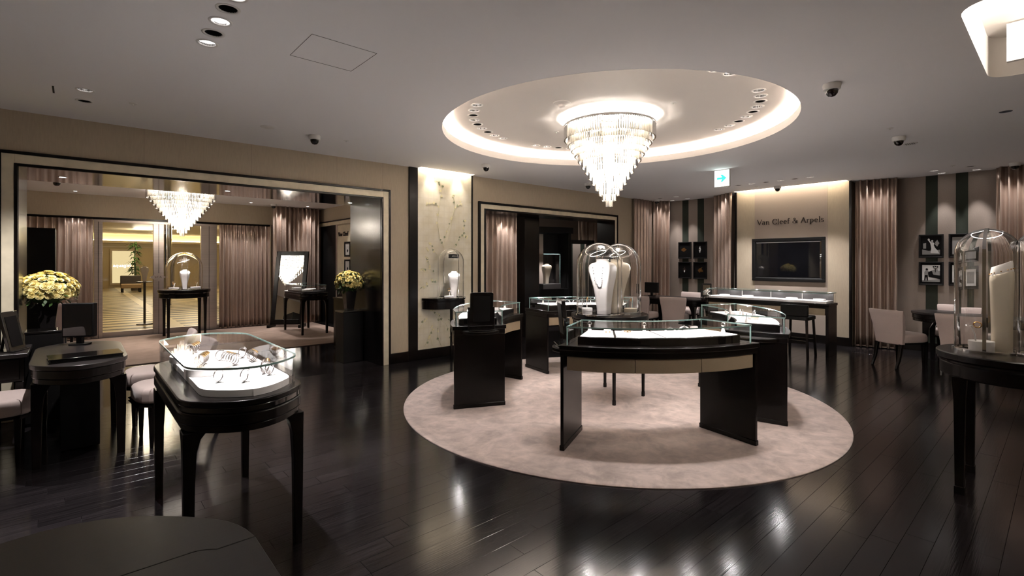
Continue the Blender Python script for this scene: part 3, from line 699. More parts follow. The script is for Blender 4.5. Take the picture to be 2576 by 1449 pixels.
for k in range(5): MB().box(-.045,.045,-.04+k*.02-.003,-.04+k*.02+.003,-.008,-.0055).build('vent_slot','grey',t)
# exit sign
t = thing('exit_sign','white illuminated exit sign with a green arrow hanging from the ceiling','sign',(7.5,3.56,H))
MB().box(-.02,.02,-.12,.12,-.27,-.005).build('housing','plaster',t,bev=.003); MB().box(-.023,-.0195,-.113,.113,-.258,-.015).build('face','exit',t)
ar = [(.075,.016),(-.005,.016),(.02,.055),(-.012,.055),(-.075,0),(-.012,-.055),(.02,-.055),(-.005,-.016),(.075,-.016)]
MB().prism([(a,b-.135) for a,b in ar],-.0255,-.0228,lambda p:(p[2],p[0],p[1])).build('arrow','arrow',t)
MB().box(-.012,.012,-.05,.05,-.006,0).build('mount','plaster',t)

# ================================================================== LETTERING (own serif stroke letters)
def arc(cx, cy, rx, ry, a0, a1, n=16): return [(cx+rx*math.cos(math.radians(a0+(a1-a0)*i/n)), cy+ry*math.sin(math.radians(a0+(a1-a0)*i/n))) for i in range(n+1)]
def sr(x, y, w=.13): return ([(x-w/2,y),(x+w/2,y)], .03)
G = {
 'V': (.66,[([(.06,.7),(.33,0)],.10),([(.33,0),(.60,.7)],.05),sr(.08,.69),sr(.58,.69)]),
 'A': (.66,[([(.06,0),(.33,.7)],.05),([(.33,.7),(.60,0)],.10),([(.16,.24),(.49,.24)],.04),sr(.07,.01),sr(.59,.01)]),
 'C': (.64,[(arc(.36,.35,.29,.35,48,312),0),([(.57,.50),(.57,.66)],.04),([(.57,.06),(.57,.18)],.035)]),
 'a': (.46,[([(.34,.30),(.34,.06),(.38,.02),(.43,.03)],.075),(arc(.20,.30,.14,.145,0,150,10),0),(arc(.19,.135,.14,.125,60,330,12),0)]),
 'n': (.54,[([(.12,.44),(.12,0)],.075),(arc(.27,.27,.15,.16,180,0,12),0),([(.42,.28),(.42,0)],.075),sr(.12,.01,.15),sr(.42,.01,.15),sr(.09,.43,.09)]),
 'l': (.27,[([(.13,.72),(.13,0)],.08),sr(.13,.01,.16),sr(.10,.71,.09)]),
 'e': (.48,[([(.08,.25),(.40,.25)],.04),(arc(.24,.225,.165,.22,5,315,18),0)]),
 'f': (.32,[(arc(.23,.57,.10,.13,40,180,8),0),([(.13,.58),(.13,0)],.075),([(.04,.42),(.27,.42)],.04),sr(.13,.01,.16)]),
 '&': (.68,[([(.60,.02),(.20,.46)],.09),(arc(.27,.56,.11,.12,200,-30,12),.05),([(.36,.50),(.14,.26)],.045),(arc(.25,.17,.18,.16,150,330,12),0),([(.40,.10),(.55,.34)],.045),([(.47,.35),(.62,.35)],.03)]),
 'r': (.38,[([(.12,.44),(.12,0)],.075),(arc(.25,.30,.13,.13,170,40,8),0),sr(.12,.01,.16),sr(.09,.43,.09)]),
 'p': (.52,[([(.12,.44),(.12,-.20)],.075),(arc(.25,.22,.175,.215,150,-150,16),0),sr(.12,-.19,.16),sr(.09,.43,.09)]),
 's': (.38,[(arc(.19,.335,.115,.105,30,270,10)+arc(.19,.115,.125,.11,90,-150,10),0)]),
 'q': (.52,[([(.40,.44),(.40,-.20)],.075),(arc(.25,.22,.165,.21,30,330,16),0)]),
 'u': (.54,[([(.12,.44),(.12,.16)],.07),(arc(.26,.16,.14,.14,180,360,10),0),([(.40,.44),(.40,0)],.07)]),
 'g': (.50,[(arc(.22,.24,.15,.19,0,360,18),0),([(.38,.44),(.38,-.06)],.07),(arc(.22,-.06,.16,.14,0,-150,10),0)]),
 'i': (.26,[([(.13,.44),(.13,0)],.075),([(.13,.56),(.13,.64)],.075)]),
}
def ribbon(mb, pts, w, d):
    n = len(pts); L = []; Rr = []
    for i,(x,y_) in enumerate(pts):
        a = pts[max(i-1,0)]; b = pts[min(i+1,n-1)]; dx,dy = b[0]-a[0],b[1]-a[1]; q = math.hypot(dx,dy) or 1
        ww = w or (.035+.045*abs(dy/q)); nx,ny = -dy/q*ww/2, dx/q*ww/2; L.append((x+nx,y_+ny)); Rr.append((x-nx,y_-ny))
    for i in range(n-1):
        q = [Rr[i],Rr[i+1],L[i+1],L[i]]; mb.prism(q,0,d)
def lettering(name, text, em, origin, ax, up, nrm, depth, m, label, cat, par=None):
    t = thing(name,label,cat,origin) if par is None else par
    ax,up,nrm = Vector(ax),Vector(up),Vector(nrm); x = 0; off = Vector((0,0,0)) if par is None else Vector(origin)
    for ch in text:
        if ch == ' ': x += .30; continue
        wd,st = G[ch]; mb = MB()
        for pts,w_ in st: ribbon(mb,pts,w_,depth/em)
        mb.v = [tuple(off+(ax*(x+p[0])+up*p[1]+nrm*p[2])*em) for p in mb.v]
        mb.build('letter',m,t); x += wd
    return x*em
TXT = 'Van Cleef & Arpels'
TW = sum(.30 if c == ' ' else G[c][0] for c in TXT)
em = 1.18/TW
lettering('wall_lettering', TXT, em, (10.214,4.14,2.22), (0,-1,0),(0,0,1),(-1,0,0), .014, 'ink', 'dark raised serif shop name letters above the wall screen', 'lettering')
lettering('wall_lettering', 'Van Cleef', .135, (VX1-.012,11.32,2.08), (0,-1,0),(0,0,1),(-1,0,0), .015, 'ink', 'dark raised letters on the pale vestibule side wall', 'lettering')
lettering('', 'aquagirl', .24, (-.46,-.09,1.17), (1,0,0),(0,0,1),(0,-1,0), .03, 'lobbyletter', '', '', lp)
lettering('', 'VCA', .06, (-.055,-.014,-.02), (1,0,0),(0,0,1),(0,-1,0), .004, 'ink', '', '', pl)

# ================================================================== WALL THINGS
# wall screen
t = thing('wall_screen','black framed flat wall screen under the raised lettering','screen',(10.214,3.58,1.53))
fw,fh = .645,.415
mb = MB()
for a in (0,):
    mb.box(-.05,0,-fw,fw,fh-.055,fh); mb.box(-.05,0,-fw,fw,-fh,-fh+.055); mb.box(-.05,0,-fw,-fw+.055,-fh+.055,fh-.055); mb.box(-.05,0,fw-.055,fw,-fh+.055,fh-.055)
mb.build('frame','black',t,bev=.006)
mb = MB(); a,b,c = fw-.055,fh-.055,.032
for q in (((-a,b),(a,b),(a-c,b-c),(-a+c,b-c)),((a,-b),(-a,-b),(-a+c,-b+c),(a-c,-b+c)),((-a,-b),(-a,b),(-a+c,b-c),(-a+c,-b+c)),((a,b),(a,-b),(a-c,-b+c),(a-c,b-c))):
    (p0,p1,p2,p3) = q; mb.add([(-.018,p0[0],p0[1]),(-.018,p1[0],p1[1]),(-.030,p2[0],p2[1]),(-.030,p3[0],p3[1])],[(0,1,2,3)])
mb.build('bevelled_mirror_rim','mirror',t)
MB().box(-.029,-.01,-a+c,a-c,-b+c,b-c).build('screen','screen',t)
# framed pictures
def picture(x, y, z, w_, h_, label, group, art, ax='X', m=.035, sgn=-1):
    t = thing('picture_frame',label,'picture',(x,y,z),0 ,group)
    mb = MB(); f_ = .022
    mb.box(-.03,0,-w_/2,w_/2,h_/2-f_,h_/2); mb.box(-.03,0,-w_/2,w_/2,-h_/2,-h_/2+f_); mb.box(-.03,0,-w_/2,-w_/2+f_,-h_/2+f_,h_/2-f_); mb.box(-.03,0,w_/2-f_,w_/2,-h_/2+f_,h_/2-f_)
    mb.build('frame','black',t,bev=.003)
    MB().box(-.014,-.001,-w_/2+f_,w_/2-f_,-h_/2+f_,h_/2-f_).build('mount','photoblack',t)
    for i,(mt,poly) in enumerate(art):
        MB().prism([(-a*w_,b*h_) for a,b in poly],-.0145-.0006*(i+1),-.0142,lambda p:(p[2],p[0],p[1])).build('print_detail',mt,t)
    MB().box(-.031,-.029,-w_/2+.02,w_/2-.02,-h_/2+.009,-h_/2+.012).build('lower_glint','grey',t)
    return t
blob = lambda cx,cy,rx,ry,n=14,j=.25,s=1: [(cx+rx*math.cos(2*PI*i/n)*(1+j*math.sin(i*2.3+s)), cy+ry*math.sin(2*PI*i/n)*(1+j*math.cos(i*1.7+s))) for i in range(n)]
QF = (.32,.385); gr = 'four dark frames by the corner desk'
picture(10.612,5.92,1.752,*QF,'upper left dark frame with a gold clip on the striped wall',gr,[('gold',blob(-.08,.04,.20,.10))])
picture(10.612,5.545,1.752,*QF,'upper right dark frame with a pale watch on the striped wall',gr,[('paper',blob(-.02,.04,.07,.17)),('photoblack',blob(-.02,.04,.03,.05))])
picture(10.612,5.92,1.292,*QF,'lower left dark frame with a small red flower jewel',gr,[('ink',blob(-.03,.03,.12,.14,j=.5)),('paper',blob(-.03,-.05,.05,.07))])
picture(10.612,5.545,1.292,*QF,'lower right dark frame with an orange blossom jewel',gr,[('gold',blob(.02,.02,.16,.15,j=.5,s=3))])
gr = 'four photograph frames behind the right desk'
base = ('photogrey',[(-.36,-.36),(.36,-.36),(.36,.36),(-.36,.36)]); pale = ('paper',[(-.36,-.36),(.36,-.36),(.36,.36),(-.36,.36)])
picture(10.612,1.518,1.75,.315,.385,'framed photograph of a pale gown on a dark ground',gr,[base,('photoblack',[(-.36,-.14),(-.1,-.2),(.36,-.16),(.36,.36),(-.36,.36)]),('photogrey',[(-.32,-.1),(-.2,-.1),(-.2,.14),(-.32,.12)]),('photogrey',blob(.24,.12,.08,.12)),('paper',[(-.02,-.30),(.33,-.32),(.27,-.20),(.16,-.07),(.11,.04),(.14,.11),(.09,.16),(.03,.17),(-.03,.12),(-.01,.03),(.01,-.10)]),('paper',[(-.03,.12),(-.07,.19),(-.12,.25),(-.08,.28),(-.03,.21),(.02,.15)]),('paper',blob(-.09,.28,.045,.045,10,.1)),('paper',blob(.05,.22,.04,.035,10,.1))])
picture(10.612,1.14,1.75,.315,.385,'upper right photograph frame behind the glass dome',gr,[base,('photogrey',blob(0,0,.2,.2))])
picture(10.612,1.518,1.298,.315,.385,'framed photograph of a figure beside a car',gr,[pale,('photogrey',[(-.36,-.36),(.36,-.36),(.36,-.24),(-.36,-.30)]),('photogrey',[(.0,-.1),(.36,-.12),(.36,.12),(.28,.12),(.28,.18),(.1,.16),(.0,.1)]),('photoblack',[(-.28,-.31),(-.23,-.31),(-.20,-.14),(-.17,-.31),(-.12,-.31),(-.13,-.05),(-.26,-.05)]),('photogrey',[(-.27,-.07),(-.12,-.07),(-.08,.02),(-.10,.10),(-.15,.14),(-.22,.13),(-.27,.06)]),('photoblack',blob(-.17,.18,.05,.04,10,.1)),('photoblack',[(-.10,-.14),(.36,-.24),(.36,-.08),(.10,-.05),(.04,.06),(-.08,.09),(-.12,.03)]),('photoblack',blob(.0,.06,.06,.05)),('photoblack',blob(.10,.29,.035,.03,8,0)),('photoblack',blob(.18,.30,.035,.03,8,0)),('photoblack',blob(.26,.29,.035,.03,8,0)),('photoblack',[(.10,.26),(.18,.22),(.26,.26),(.26,.245),(.19,.20),(.19,.05),(.17,.05),(.17,.20),(.10,.245)])])
picture(10.612,1.14,1.298,.315,.385,'lower right photograph frame behind the glass dome',gr,[pale,('photogrey',[(-.25,-.25),(.25,-.25),(.25,.25),(-.25,.25)])])
gr = 'white print frames on the vestibule side wall'
for i,(yy,zz,lb) in enumerate(((10.78,1.77,'upper'),(10.78,1.37,'lower'),(10.40,1.77,'upper right'),(10.40,1.37,'lower right'))):
    picture(VX1-.014,yy,zz,.30,.34,lb+' small black frame with white print on the vestibule side wall',gr,[('paper',[(-.38,-.38),(.38,-.38),(.38,.38),(-.38,.38)]),('photoblack',blob(.0,-.1,.12,.10))])

# ================================================================== COUNTERS
HA = math.radians(27.8); OFF = 1.47
def counter(deg, label):
    c = math.radians(deg); t = thing('curved_counter',label,'display counter',(RC[0]+OFF*math.cos(c),RC[1]+OFF*math.sin(c),RZ),c)
    S = lambda r0,r1,a0=-HA,a1=HA,n=22: sector(r0,r1,a0,a1,n,OFF)
    tp = MB().prism(S(1.19,1.75),.792,.83).build('countertop','wood',t,bev=.004)
    MB().prism(S(1.205,1.735),.745,.792).build('apron','wood',t,bev=.002)
    MB().prism(S(1.24,1.70,-HA+.03,HA-.03),.635,.745).build('carcass','black',t)
    for r0,r1 in ((1.698,1.728),(1.212,1.242)):
        for k in range(3):
            a0 = -HA+.032+(2*HA-.064)*k/3; a1 = -HA+.032+(2*HA-.064)*(k+1)/3
            MB().prism(S(r0,r1,a0+.0012,a1-.0012,8),.635,.742).build('drawer_front','taupe',t,bev=.002)
    for s_ in (-1,1):
        a = s_*(HA-.006); w_ = .026; ca,sa = math.cos(a),math.sin(a)
        q = [(r*ca-OFF-d*sa*1, r*sa+d*ca) for r,d in ((1.205,-w_/2-s_*.008),(1.735,-w_/2-s_*.008),(1.735,w_/2-s_*.008),(1.205,w_/2-s_*.008))]
        sp = MB().prism(q,.0,.745).build('side_panel','wood',t,bev=.003)
        q = [(r*ca-OFF-d*sa, r*sa+d*ca) for r,d in ((1.20,-w_/2-s_*.008-.006),(1.74,-w_/2-s_*.008-.006),(1.74,w_/2-s_*.008+.006),(1.20,w_/2-s_*.008+.006))]
        MB().prism(q,0,.04).build('plinth','wood',sp,bev=.003)
    ga = HA-.03; z0,z1 = .83,.975
    gl = MB(); gl.prism(S(1.700,1.708,-ga,ga),z0,z1-.008); gl.prism(S(1.222,1.230,-ga,ga),z0,z1-.008); gl.prism(S(1.23,1.70,-ga,-ga+.005,2),z0,z1-.008); gl.prism(S(1.23,1.70,ga-.005,ga,2),z0,z1-.008)
    gl.build('glass_side','glass',t)
    MB().prism(S(1.220,1.710,-ga-.001,ga+.001),z1-.008,z1).build('glass_top','glass',t)
    ed = MB(); ed.prism(S(1.7101,1.7125,-ga-.001,ga+.001),z1-.010,z1+.001); ed.prism(S(1.2175,1.2199,-ga-.001,ga+.001),z1-.010,z1+.001)
    for s_ in (-1,1): ed.prism(S(1.2175,1.7125,s_*ga+s_*.001,s_*ga+s_*.003,2) if s_>0 else S(1.2175,1.7125,-ga-.003,-ga-.001,2),z1-.010,z1+.001)
    for r in (1.7045,1.226):
        for s_ in (-1,1): x,y_ = r*math.cos(ga)-OFF, s_*r*math.sin(ga); ed.box(x-.004,x+.004,y_-.004,y_+.004,z0,z1-.009)
    ed.build('glass_edge','teal',t)
    MB().prism(S(1.27,1.665,-ga+.045,ga-.045),.83,.892).build('platform','wood',t,bev=.002)
    for k in range(4):
        aa = -ga+.10+(2*ga-.20)*k/3; q = (1.66*math.cos(aa)-OFF,1.66*math.sin(aa),z1-.014)
        lo = lamp(q,1.0,NEUT,'POINT',radius=.008,name='case_led'); lo.parent = t
    cuts = [-ga+.05,-.235,0,.235,ga-.05]
    for k in range(4): MB().prism(S(1.285,1.655,cuts[k]+.006,cuts[k+1]-.006,8),.892,.898).build('display_pad','pad',t,bev=.002)
    return t
C1 = counter(232.4,'front curved glass counter with taupe drawers nearest the camera'); C2 = counter(128,'left curved glass counter beside the painted panel')
C3 = counter(51.5,'rear curved glass counter behind the central domes'); C4 = counter(310,'right curved glass counter before the lettered wall')
# half-round side shelves with tilting mirrors
def side_shelf(cn, s_):
    a = s_*HA; ca,sa = math.cos(a),math.sin(a); n = 12
    pts = [(.20*math.cos(PI*k/n), .14*math.sin(PI*k/n)) for k in range(n+1)]
    P = [((OFF+u)*ca-OFF-s_*v*sa, (OFF+u)*sa+s_*v*ca) for u,v in pts]
    if s_ < 0: P = P[::-1]
    MB().prism(P,.755,.785).build('side_shelf','wood',cn,bev=.004)
    MB().prism(inset(P,.025),.785,.7865).build('shelf_inlay','grey',cn)
    c = cn.rotation_euler.z; lx,ly = OFF*ca-OFF-s_*.06*sa, OFF*sa+s_*.06*ca
    return (cn.location.x+lx*math.cos(c)-ly*math.sin(c), cn.location.y+lx*math.sin(c)+ly*math.cos(c), RZ+.7865), c+a+(PI/2 if s_>0 else -PI/2)
def vanity_mirror(loc, rz, label, s=1):
    t = thing('vanity_mirror',label,'mirror',loc,rz-PI/2)
    tilt = lambda p:(p[0],-p[2]-.10*p[1]+.02,p[1])
    o = [(-.135,.05),(.135,.05),(.135,.215),(.118,.235),(.118,.375),(.105,.39),(-.105,.39),(-.118,.375),(-.118,.235),(-.135,.215)]
    MB().prism(o,-.016,.016,tilt).build('frame','lacquer',t,bev=.004)
    MB().prism([(-.085,.095),(.085,.095),(.085,.35),(-.085,.35)],-.0185,-.0155,tilt).build('mirror_glass','mirror',t)
    MB().prism([(-.085,.095),(.085,.095),(.085,.35),(-.085,.35)],.0155,.0185,tilt).build('back_panel','black',t)
    mb = MB(); mb.prism(rrect(-.13,.13,-.06,.08,.03),0,.014); mb.box(-.14,-.12,0,.03,.014,.24); mb.box(.12,.14,0,.03,.014,.24); mb.build('stand','lacquer',t,bev=.003)
    t.scale = (s,)*3; return t
l,r_ = side_shelf(C2,1); vanity_mirror(l,r_+PI,'black vanity mirror with stepped shoulders on the left counter shelf')
l,r_ = side_shelf(C1,-1); vanity_mirror(l,r_+PI+.5,'black vanity mirror seen edge-on left of the front counter')
side_shelf(C4,-1)

# ------------------------------------------------------------ jewellery pieces for the cases
JC = {}
def jmesh(k, fn):
    if k not in JC: JC[k] = fn()
    return JC[k]
def ring_stand():
    return [('stand',MB().loft([[(.012*math.cos(a*PI/4),.012*math.sin(a*PI/4),z) for a in range(8)] if z < .02 else [(.004*math.cos(a*PI/4),.004*math.sin(a*PI/4),z) for a in range(8)] for z in (0,.004,.03,.04)]).mesh('stand','white')),
            ('ring',MB().tube([(.010*math.cos(2*PI*k/14),0,.045+.010*math.sin(2*PI*k/14)) for k in range(14)],.002,5,True).mesh('ring','silver'))]
def ear_stand():
    return [('stand',MB().prism([(-.025,0),(.025,0),(.018,.028),(-.018,.028)],-.008,.008,lambda p:(p[0],p[2],p[1])).mesh('stand','white')),
            ('earring',MB().ball((-.01,-.009,.016),.004,6,4).ball((.01,-.009,.016),.004,6,4).mesh('earring','gold'))]
def bangle():
    n = 22
    return [('band',MB().tube([(.034*math.cos(PI*(k/n)),0,.002+.034*math.sin(PI*k/n)) for k in range(n+1)],.004,6).mesh('band','white')),
            ('clasp',MB().ball((0,0,.038),.007,8,6).mesh('clasp','silver'))]
def pendant():
    return [('block',MB().prism([(-.03,-.04),(.03,-.04),(.03,.04),(-.03,.04)],0,.012).mesh('block','white')),
            ('pendant',MB().tube([(.018*math.cos(2*PI*k/14),.025*math.sin(2*PI*k/14),.0135) for k in range(14)],.0013,4,True).ball((0,-.027,.0135),.005,6,4).mesh('pendant','gold'))]
KIND = {'ring_display':(ring_stand,'ring on white peg'),'earring_display':(ear_stand,'earrings on white wedge'),'bangle':(bangle,'white arched bangle'),'pendant_display':(pendant,'pendant on white block')}
def jewel(kind, loc, rz, where, group):
    fn,tx = KIND[kind]; t = thing(kind, tx+' '+where, 'jewellery', loc, rz, group)
    t.scale = (1.5,1.5,1.5)
    for nm,me in jmesh(kind,fn):
        o = bpy.data.objects.new(nm,me); COL.objects.link(o); o.parent = t
    return t
rj = random.Random(9)
for cn,wh in ((C1,'in the front counter'),(C2,'in the left counter'),(C3,'in the rear counter'),(C4,'in the right counter')):
    c = cn.rotation_euler.z; nm_ = {}; seq = ['ring_display','earring_display','pendant_display','ring_display','bangle','bangle','earring_display','ring_display']
    for i,kd in enumerate(seq):
        a = -.38+.76*i/(len(seq)-1); r = 1.38+.16*((i*5)%3)/2
        lx,ly = r*math.cos(a), r*math.sin(a)
        jewel(kd,(RC[0]+lx*math.cos(c)-ly*math.sin(c), RC[1]+lx*math.sin(c)+ly*math.cos(c), RZ+.8982), c+PI/2+rj.uniform(-.4,.4), ('first','first','first','second','first','second','second','third')[i]+' from the '+{C1:'left',C2:'far end',C3:'right',C4:'near end'}[cn]+' '+wh, 'jewellery '+wh)

# ------------------------------------------------------------ busts, domes, round tables
def bust_mesh(h, w_, d, mname, m):
    prof = [(0,.44,.62),(.10,.46,.64),(.30,.56,.70),(.50,.72,.80),(.66,.90,.92),(.78,1.0,1.0),(.84,1.0,1.0),(.885,.93,.95),(.915,.80,.85),(.938,.60,.68),(.950,.47,.56),(.975,.45,.54),(1,.47,.56)]
    R = []
    for z,sx,sy in prof:
        ring = []; e = .32 if z < .93 else .7
        for k in range(36):
            a = 2*PI*k/36; cx_,sy_ = math.cos(a),math.sin(a)
            x = math.copysign(abs(cx_)**e,cx_)*w_/2*sx*(1 if sy_ < 0 else .9); y_ = math.copysign(abs(sy_)**e,sy_)*d/2*sy
            ring.append((x, y_ - .06*h*z*z + .06*h, h*z))
        R.append(ring)
    return MB().loft(R)
def bust(loc, rz, h, label, m='white', neck=None, wr=.46, dr=.36):
    t = thing('necklace_bust',label,'display bust',loc,rz)
    bust_mesh(h,h*wr,h*dr,'torso',m).build('torso',m,t,smooth=True,ang=70)
    return t
def necklace(loc, rz, h, label, m='gem', wide=.11, drop=.42, wr=.46, dr=.36):
    t = thing('necklace',label,'necklace',loc,rz); mb = MB(); n = 30
    for k in range(n+1):
        u = -1+2*k/n; x = u*wide*h*1.0; zz = .90-(drop)*(1-abs(u)**2.2)
        sy = .62 if zz > .9 else (.8+.1*min(1,(zz-.45)/.3))
        y_ = -h*dr/2*(1.0 if zz > .66 else .80+.2*(zz-.5)/.16) - .06*h*zz*zz + .06*h - .005 + (.05*h*(zz-.84)/.06 if zz > .84 else 0)
        mb.ball((x,y_,h*zz),h*.0075 if k%2 else h*.005,6,4)
    mb.build('beads',m,t,smooth=True); return t
def dome(loc, r, hc, label, cut=None, band='Y', group=None, lampring=True):
    """bell-shaped glass case on a thin foot ring; cut = local half-plane x<=cut kept"""
    t = thing('glass_dome',label,'glass dome',loc,0,group)
    prof = [(r,0),(r,hc)] + [(r*math.cos(k*PI/20)+(.0005 if k==10 else 0), hc+r*math.sin(k*PI/20)) for k in range(1,11)]
    seg = 64; inner = [(max(a-.006,.0004),b-.006 if b>hc else b) for a,b in prof][::-1]
    mb = MB(); mb.lathe(prof+inner,(0,0,0),seg,cap=False)
    o = mb.build('shell','domeglass',t,smooth=True,ang=80)
    ft = MB(); ft.lathe([(r-.014,0),(r+.012,0),(r+.012,.012),(r-.014,.016)],(0,0,0),seg,cap=False); f = ft.build('foot_ring','chrome',t,smooth=True)
    if cut:
        for ob in (o,f):
            bm = bmesh.new(); bm.from_mesh(ob.data)
            bmesh.ops.bisect_plane(bm,geom=bm.verts[:]+bm.edges[:]+bm.faces[:],plane_co=cut[0],plane_no=cut[1],clear_outer=True); bm.to_mesh(ob.data); bm.free()
    pts = [(-r-.004,0,z*hc/6) for z in range(7)] + [(-(r+.004)*math.cos(k*PI/20),0,hc+(r+.004)*math.sin(k*PI/20)) for k in range(1,20)] + [(r+.004,0,hc-z*hc/6) for z in range(7)]
    mb = MB()
    P = [((p[1],p[0],p[2]) if band == 'Y' else p) for p in pts]; wv = Vector((.0035,0,0)) if band == 'Y' else Vector((0,.009,0))
    for i in range(len(P)-1):
        a,b = Vector(P[i]),Vector(P[i+1]); ia,ib = Vector((a.x*.965,a.y*.965,a.z if a.z<hc else hc+(a.z-hc)*.965)),Vector((b.x*.965,b.y*.965,b.z if b.z<hc else hc+(b.z-hc)*.965))
        mb.add([a-wv,a+wv,b+wv,b-wv,ia-wv,ia+wv,ib+wv,ib-wv],[(0,1,2,3),(7,6,5,4),(1,5,6,2),(0,3,7,4)])
    if lampring: MB().tube([(.10*math.cos(2*PI*k/32)-.02,.075*math.sin(2*PI*k/32),hc+.13+.035*math.cos(2*PI*k/32)) for k in range(32)],.0018,6,True).build('ring_lamp','ringlamp',t,smooth=True)
    bo = mb.build('seam_band','chrome',t)
    if cut:
        bm = bmesh.new(); bm.from_mesh(bo.data); bmesh.ops.bisect_plane(bm,geom=bm.verts[:]+bm.edges[:]+bm.faces[:],plane_co=cut[0],plane_no=cut[1],clear_outer=True); bm.to_mesh(bo.data); bm.free()
    return t
def round_table(loc, r, zt, leg, label, lw=1.0):
    t = thing('round_table',label,'table',loc)
    MB().lathe([(r-.006,zt-.045),(r,zt-.040),(r,zt-.006),(r-.006,zt)],seg=72).build('tabletop','wood',t,smooth=True)
    MB().lathe([(r-.02,zt-.075),(r-.008,zt-.062),(r-.008,zt-.052),(r-.02,zt-.045)],seg=72,cap=False).build('bead','lacquer',t,smooth=True)
    MB().lathe([(r-.035,zt-.16),(r-.02,zt-.15),(r-.02,zt-.075)],seg=72).build('apron','wood',t,smooth=True)
    for sx in (-1,1):
        for sy in (-1,1):
            mb = MB(); w0,w1 = .015*lw,.012*lw
            mb.loft([[(sx*leg+a*w_,sy*leg+b*w_,z) for a,b in ((-1,-1),(1,-1),(1,1),(-1,1))] for z,w_ in ((0,.014*lw),(.05,.014*lw),(.05,w1),(zt-.3,w0),(zt-.15,.020*lw))]); mb.build('leg','wood',t,bev=.003)
    return t
def white_box(loc, rz, r, h, label, m='white'):
    t = thing('jewel_box',label,'box',loc,rz)
    MB().lathe([(r*1.02,0),(r*1.02,h*.55)],seg=40).build('body',m,t,smooth=True); MB().lathe([(r*1.05,h*.55),(r*1.05,h*.97),(r*1.02,h)],seg=40).build('lid',m,t,smooth=True); return t
def hook_stand(loc, rz, h, label, m='white'):
    t = thing('ring_stand',label,'jewellery stand',loc,rz)
    MB().tube([(0,0,0),(.004,0,h*.4),(.018,0,h*.8),(.03,0,h*.95),(.01,0,h)],.005,8).build('stem',m,t,smooth=True)
    MB().tube([(.022*math.cos(2*PI*k/18)-.01,0,h+.006+.018*math.sin(2*PI*k/18)) for k in range(18)],.004,6,True).build('bangle','gold',t,smooth=True); return t
ZT = .925
round_table((*RC,RZ),.42,ZT-RZ,.262,'round dark wood table with two glass domes at the rug centre')
hc = .53; zc = ZT+.001
dome((RC[0]-.175,RC[1],zc),.245,hc,'front glass dome on the central round table',((.172,0,0),(1,0,0)),'Y')
dome((RC[0]+.175,RC[1],zc),.245,hc,'rear glass dome on the central round table',((-.172,0,0),(-1,0,0)),'Y')
b1 = bust((RC[0]-.13,RC[1]-.01,zc),math.radians(-82),.60,'white leather necklace bust in the front central dome')
necklace((RC[0]-.13,RC[1]-.01,zc),math.radians(-82),.60,'long dark bead necklace on the white bust')
bust((RC[0]+.15,RC[1]+.01,zc),math.radians(84),.60,'cream necklace bust turned away in the rear central dome','cream')
white_box((RC[0]-.27,RC[1]+.09,zc),0,.055,.07,'round white box in the front central dome')
hook_stand((RC[0]-.26,RC[1]+.10,zc+.07),.9,.09,'small white hook stand with bangle on the round box')
white_box((RC[0]+.26,RC[1]-.10,zc),0,.07,.045,'low round cream box in the rear central dome','cream')
hook_stand((RC[0]+.27,RC[1]-.10,zc+.045),.4,.09,'white hook stand with bangle in the rear dome')
tag(MB().prism(rrect(-.045,.045,-.02,.02,.015),0,.006).build('name_card','pad',None,loc=(RC[0]-.19,RC[1]-.17,zc),rot=(0,0,.3),bev=.002),'tiny white card at the foot of the front bust','card')
lamp((RC[0]-.34,RC[1]-.09,zc+.57), 5, NEUT, 'SPOT', angle=120, radius=.015, aim=(RC[0]-.14,RC[1]-.02,zc+.33), name='dome_light')
lamp((RC[0]+.30,RC[1]-.12,zc+.57), 3.5, NEUT, 'SPOT', angle=120, radius=.015, aim=(RC[0]+.15,RC[1],zc+.33), name='dome_light')
# right foreground dome table
RT = (4.53,.22)
round_table((*RT,0),.40,.905,.25,'round dark table with a glass dome at the right edge',1.9)
dome((RT[0]+.01,RT[1]+.143,.906),.165,.645,'large glass dome at the right edge of the picture',((0,-.142,0),(0,-1,0)),'X')
dome((RT[0]+.01,RT[1]-.143,.906),.165,.645,'second glass dome mostly beyond the right edge',((0,.142,0),(0,1,0)),'X')
t = thing('necklace_bust','tall pale neck-shaped bust with a sloping collar in the right edge dome','display bust',(RT[0]+.05,RT[1]+.075,.906))
def oval(sx, sy, z, sl): return [(sx*math.copysign(abs(math.cos(a))**.6,math.cos(a)), sy*math.copysign(abs(math.sin(a))**.6,math.sin(a)), z-sl*math.copysign(abs(math.sin(a))**.6,math.sin(a))) for a in [2*PI*k/36 for k in range(36)]]
MB().loft([oval(.070,.052,0,0),oval(.070,.052,.15,0),oval(.074,.056,.36,0),oval(.078,.060,.47,.010),oval(.076,.059,.505,.018),oval(.066,.052,.525,.020)]).build('torso','cream',t,smooth=True,ang=70)
MB().loft([oval(.072,.0575,.505,.019),oval(.066,.054,.555,.022),oval(.060,.050,.575,.022),oval(.052,.043,.574,.022)]).build('collar','white',t,smooth=True,ang=60)
t = thing('necklace','short gold necklace around the sloping collar at the right edge','necklace',(RT[0]+.05,RT[1]+.075,.906)); mb = MB()
for x,y_,z in oval(.0735,.0595,.528,.0205)[::2]: mb.ball((x,y_,z),.0045,6,4)
mb.build('beads','gold',t,smooth=True)
white_box((RT[0]-.06,RT[1]+.165,.906),0,.062,.07,'large round pale box in the dome at the right edge')
hook_stand((RT[0]-.08,RT[1]+.19,.976),1.2,.10,'hook stand with gold bangle on the pale round box at right')
lamp((RT[0]+.02,RT[1]+.21,.906+.70), 1.6, WARM, 'SPOT', angle=120, radius=.01, aim=(RT[0]+.06,RT[1]+.11,1.2), name='dome_light')
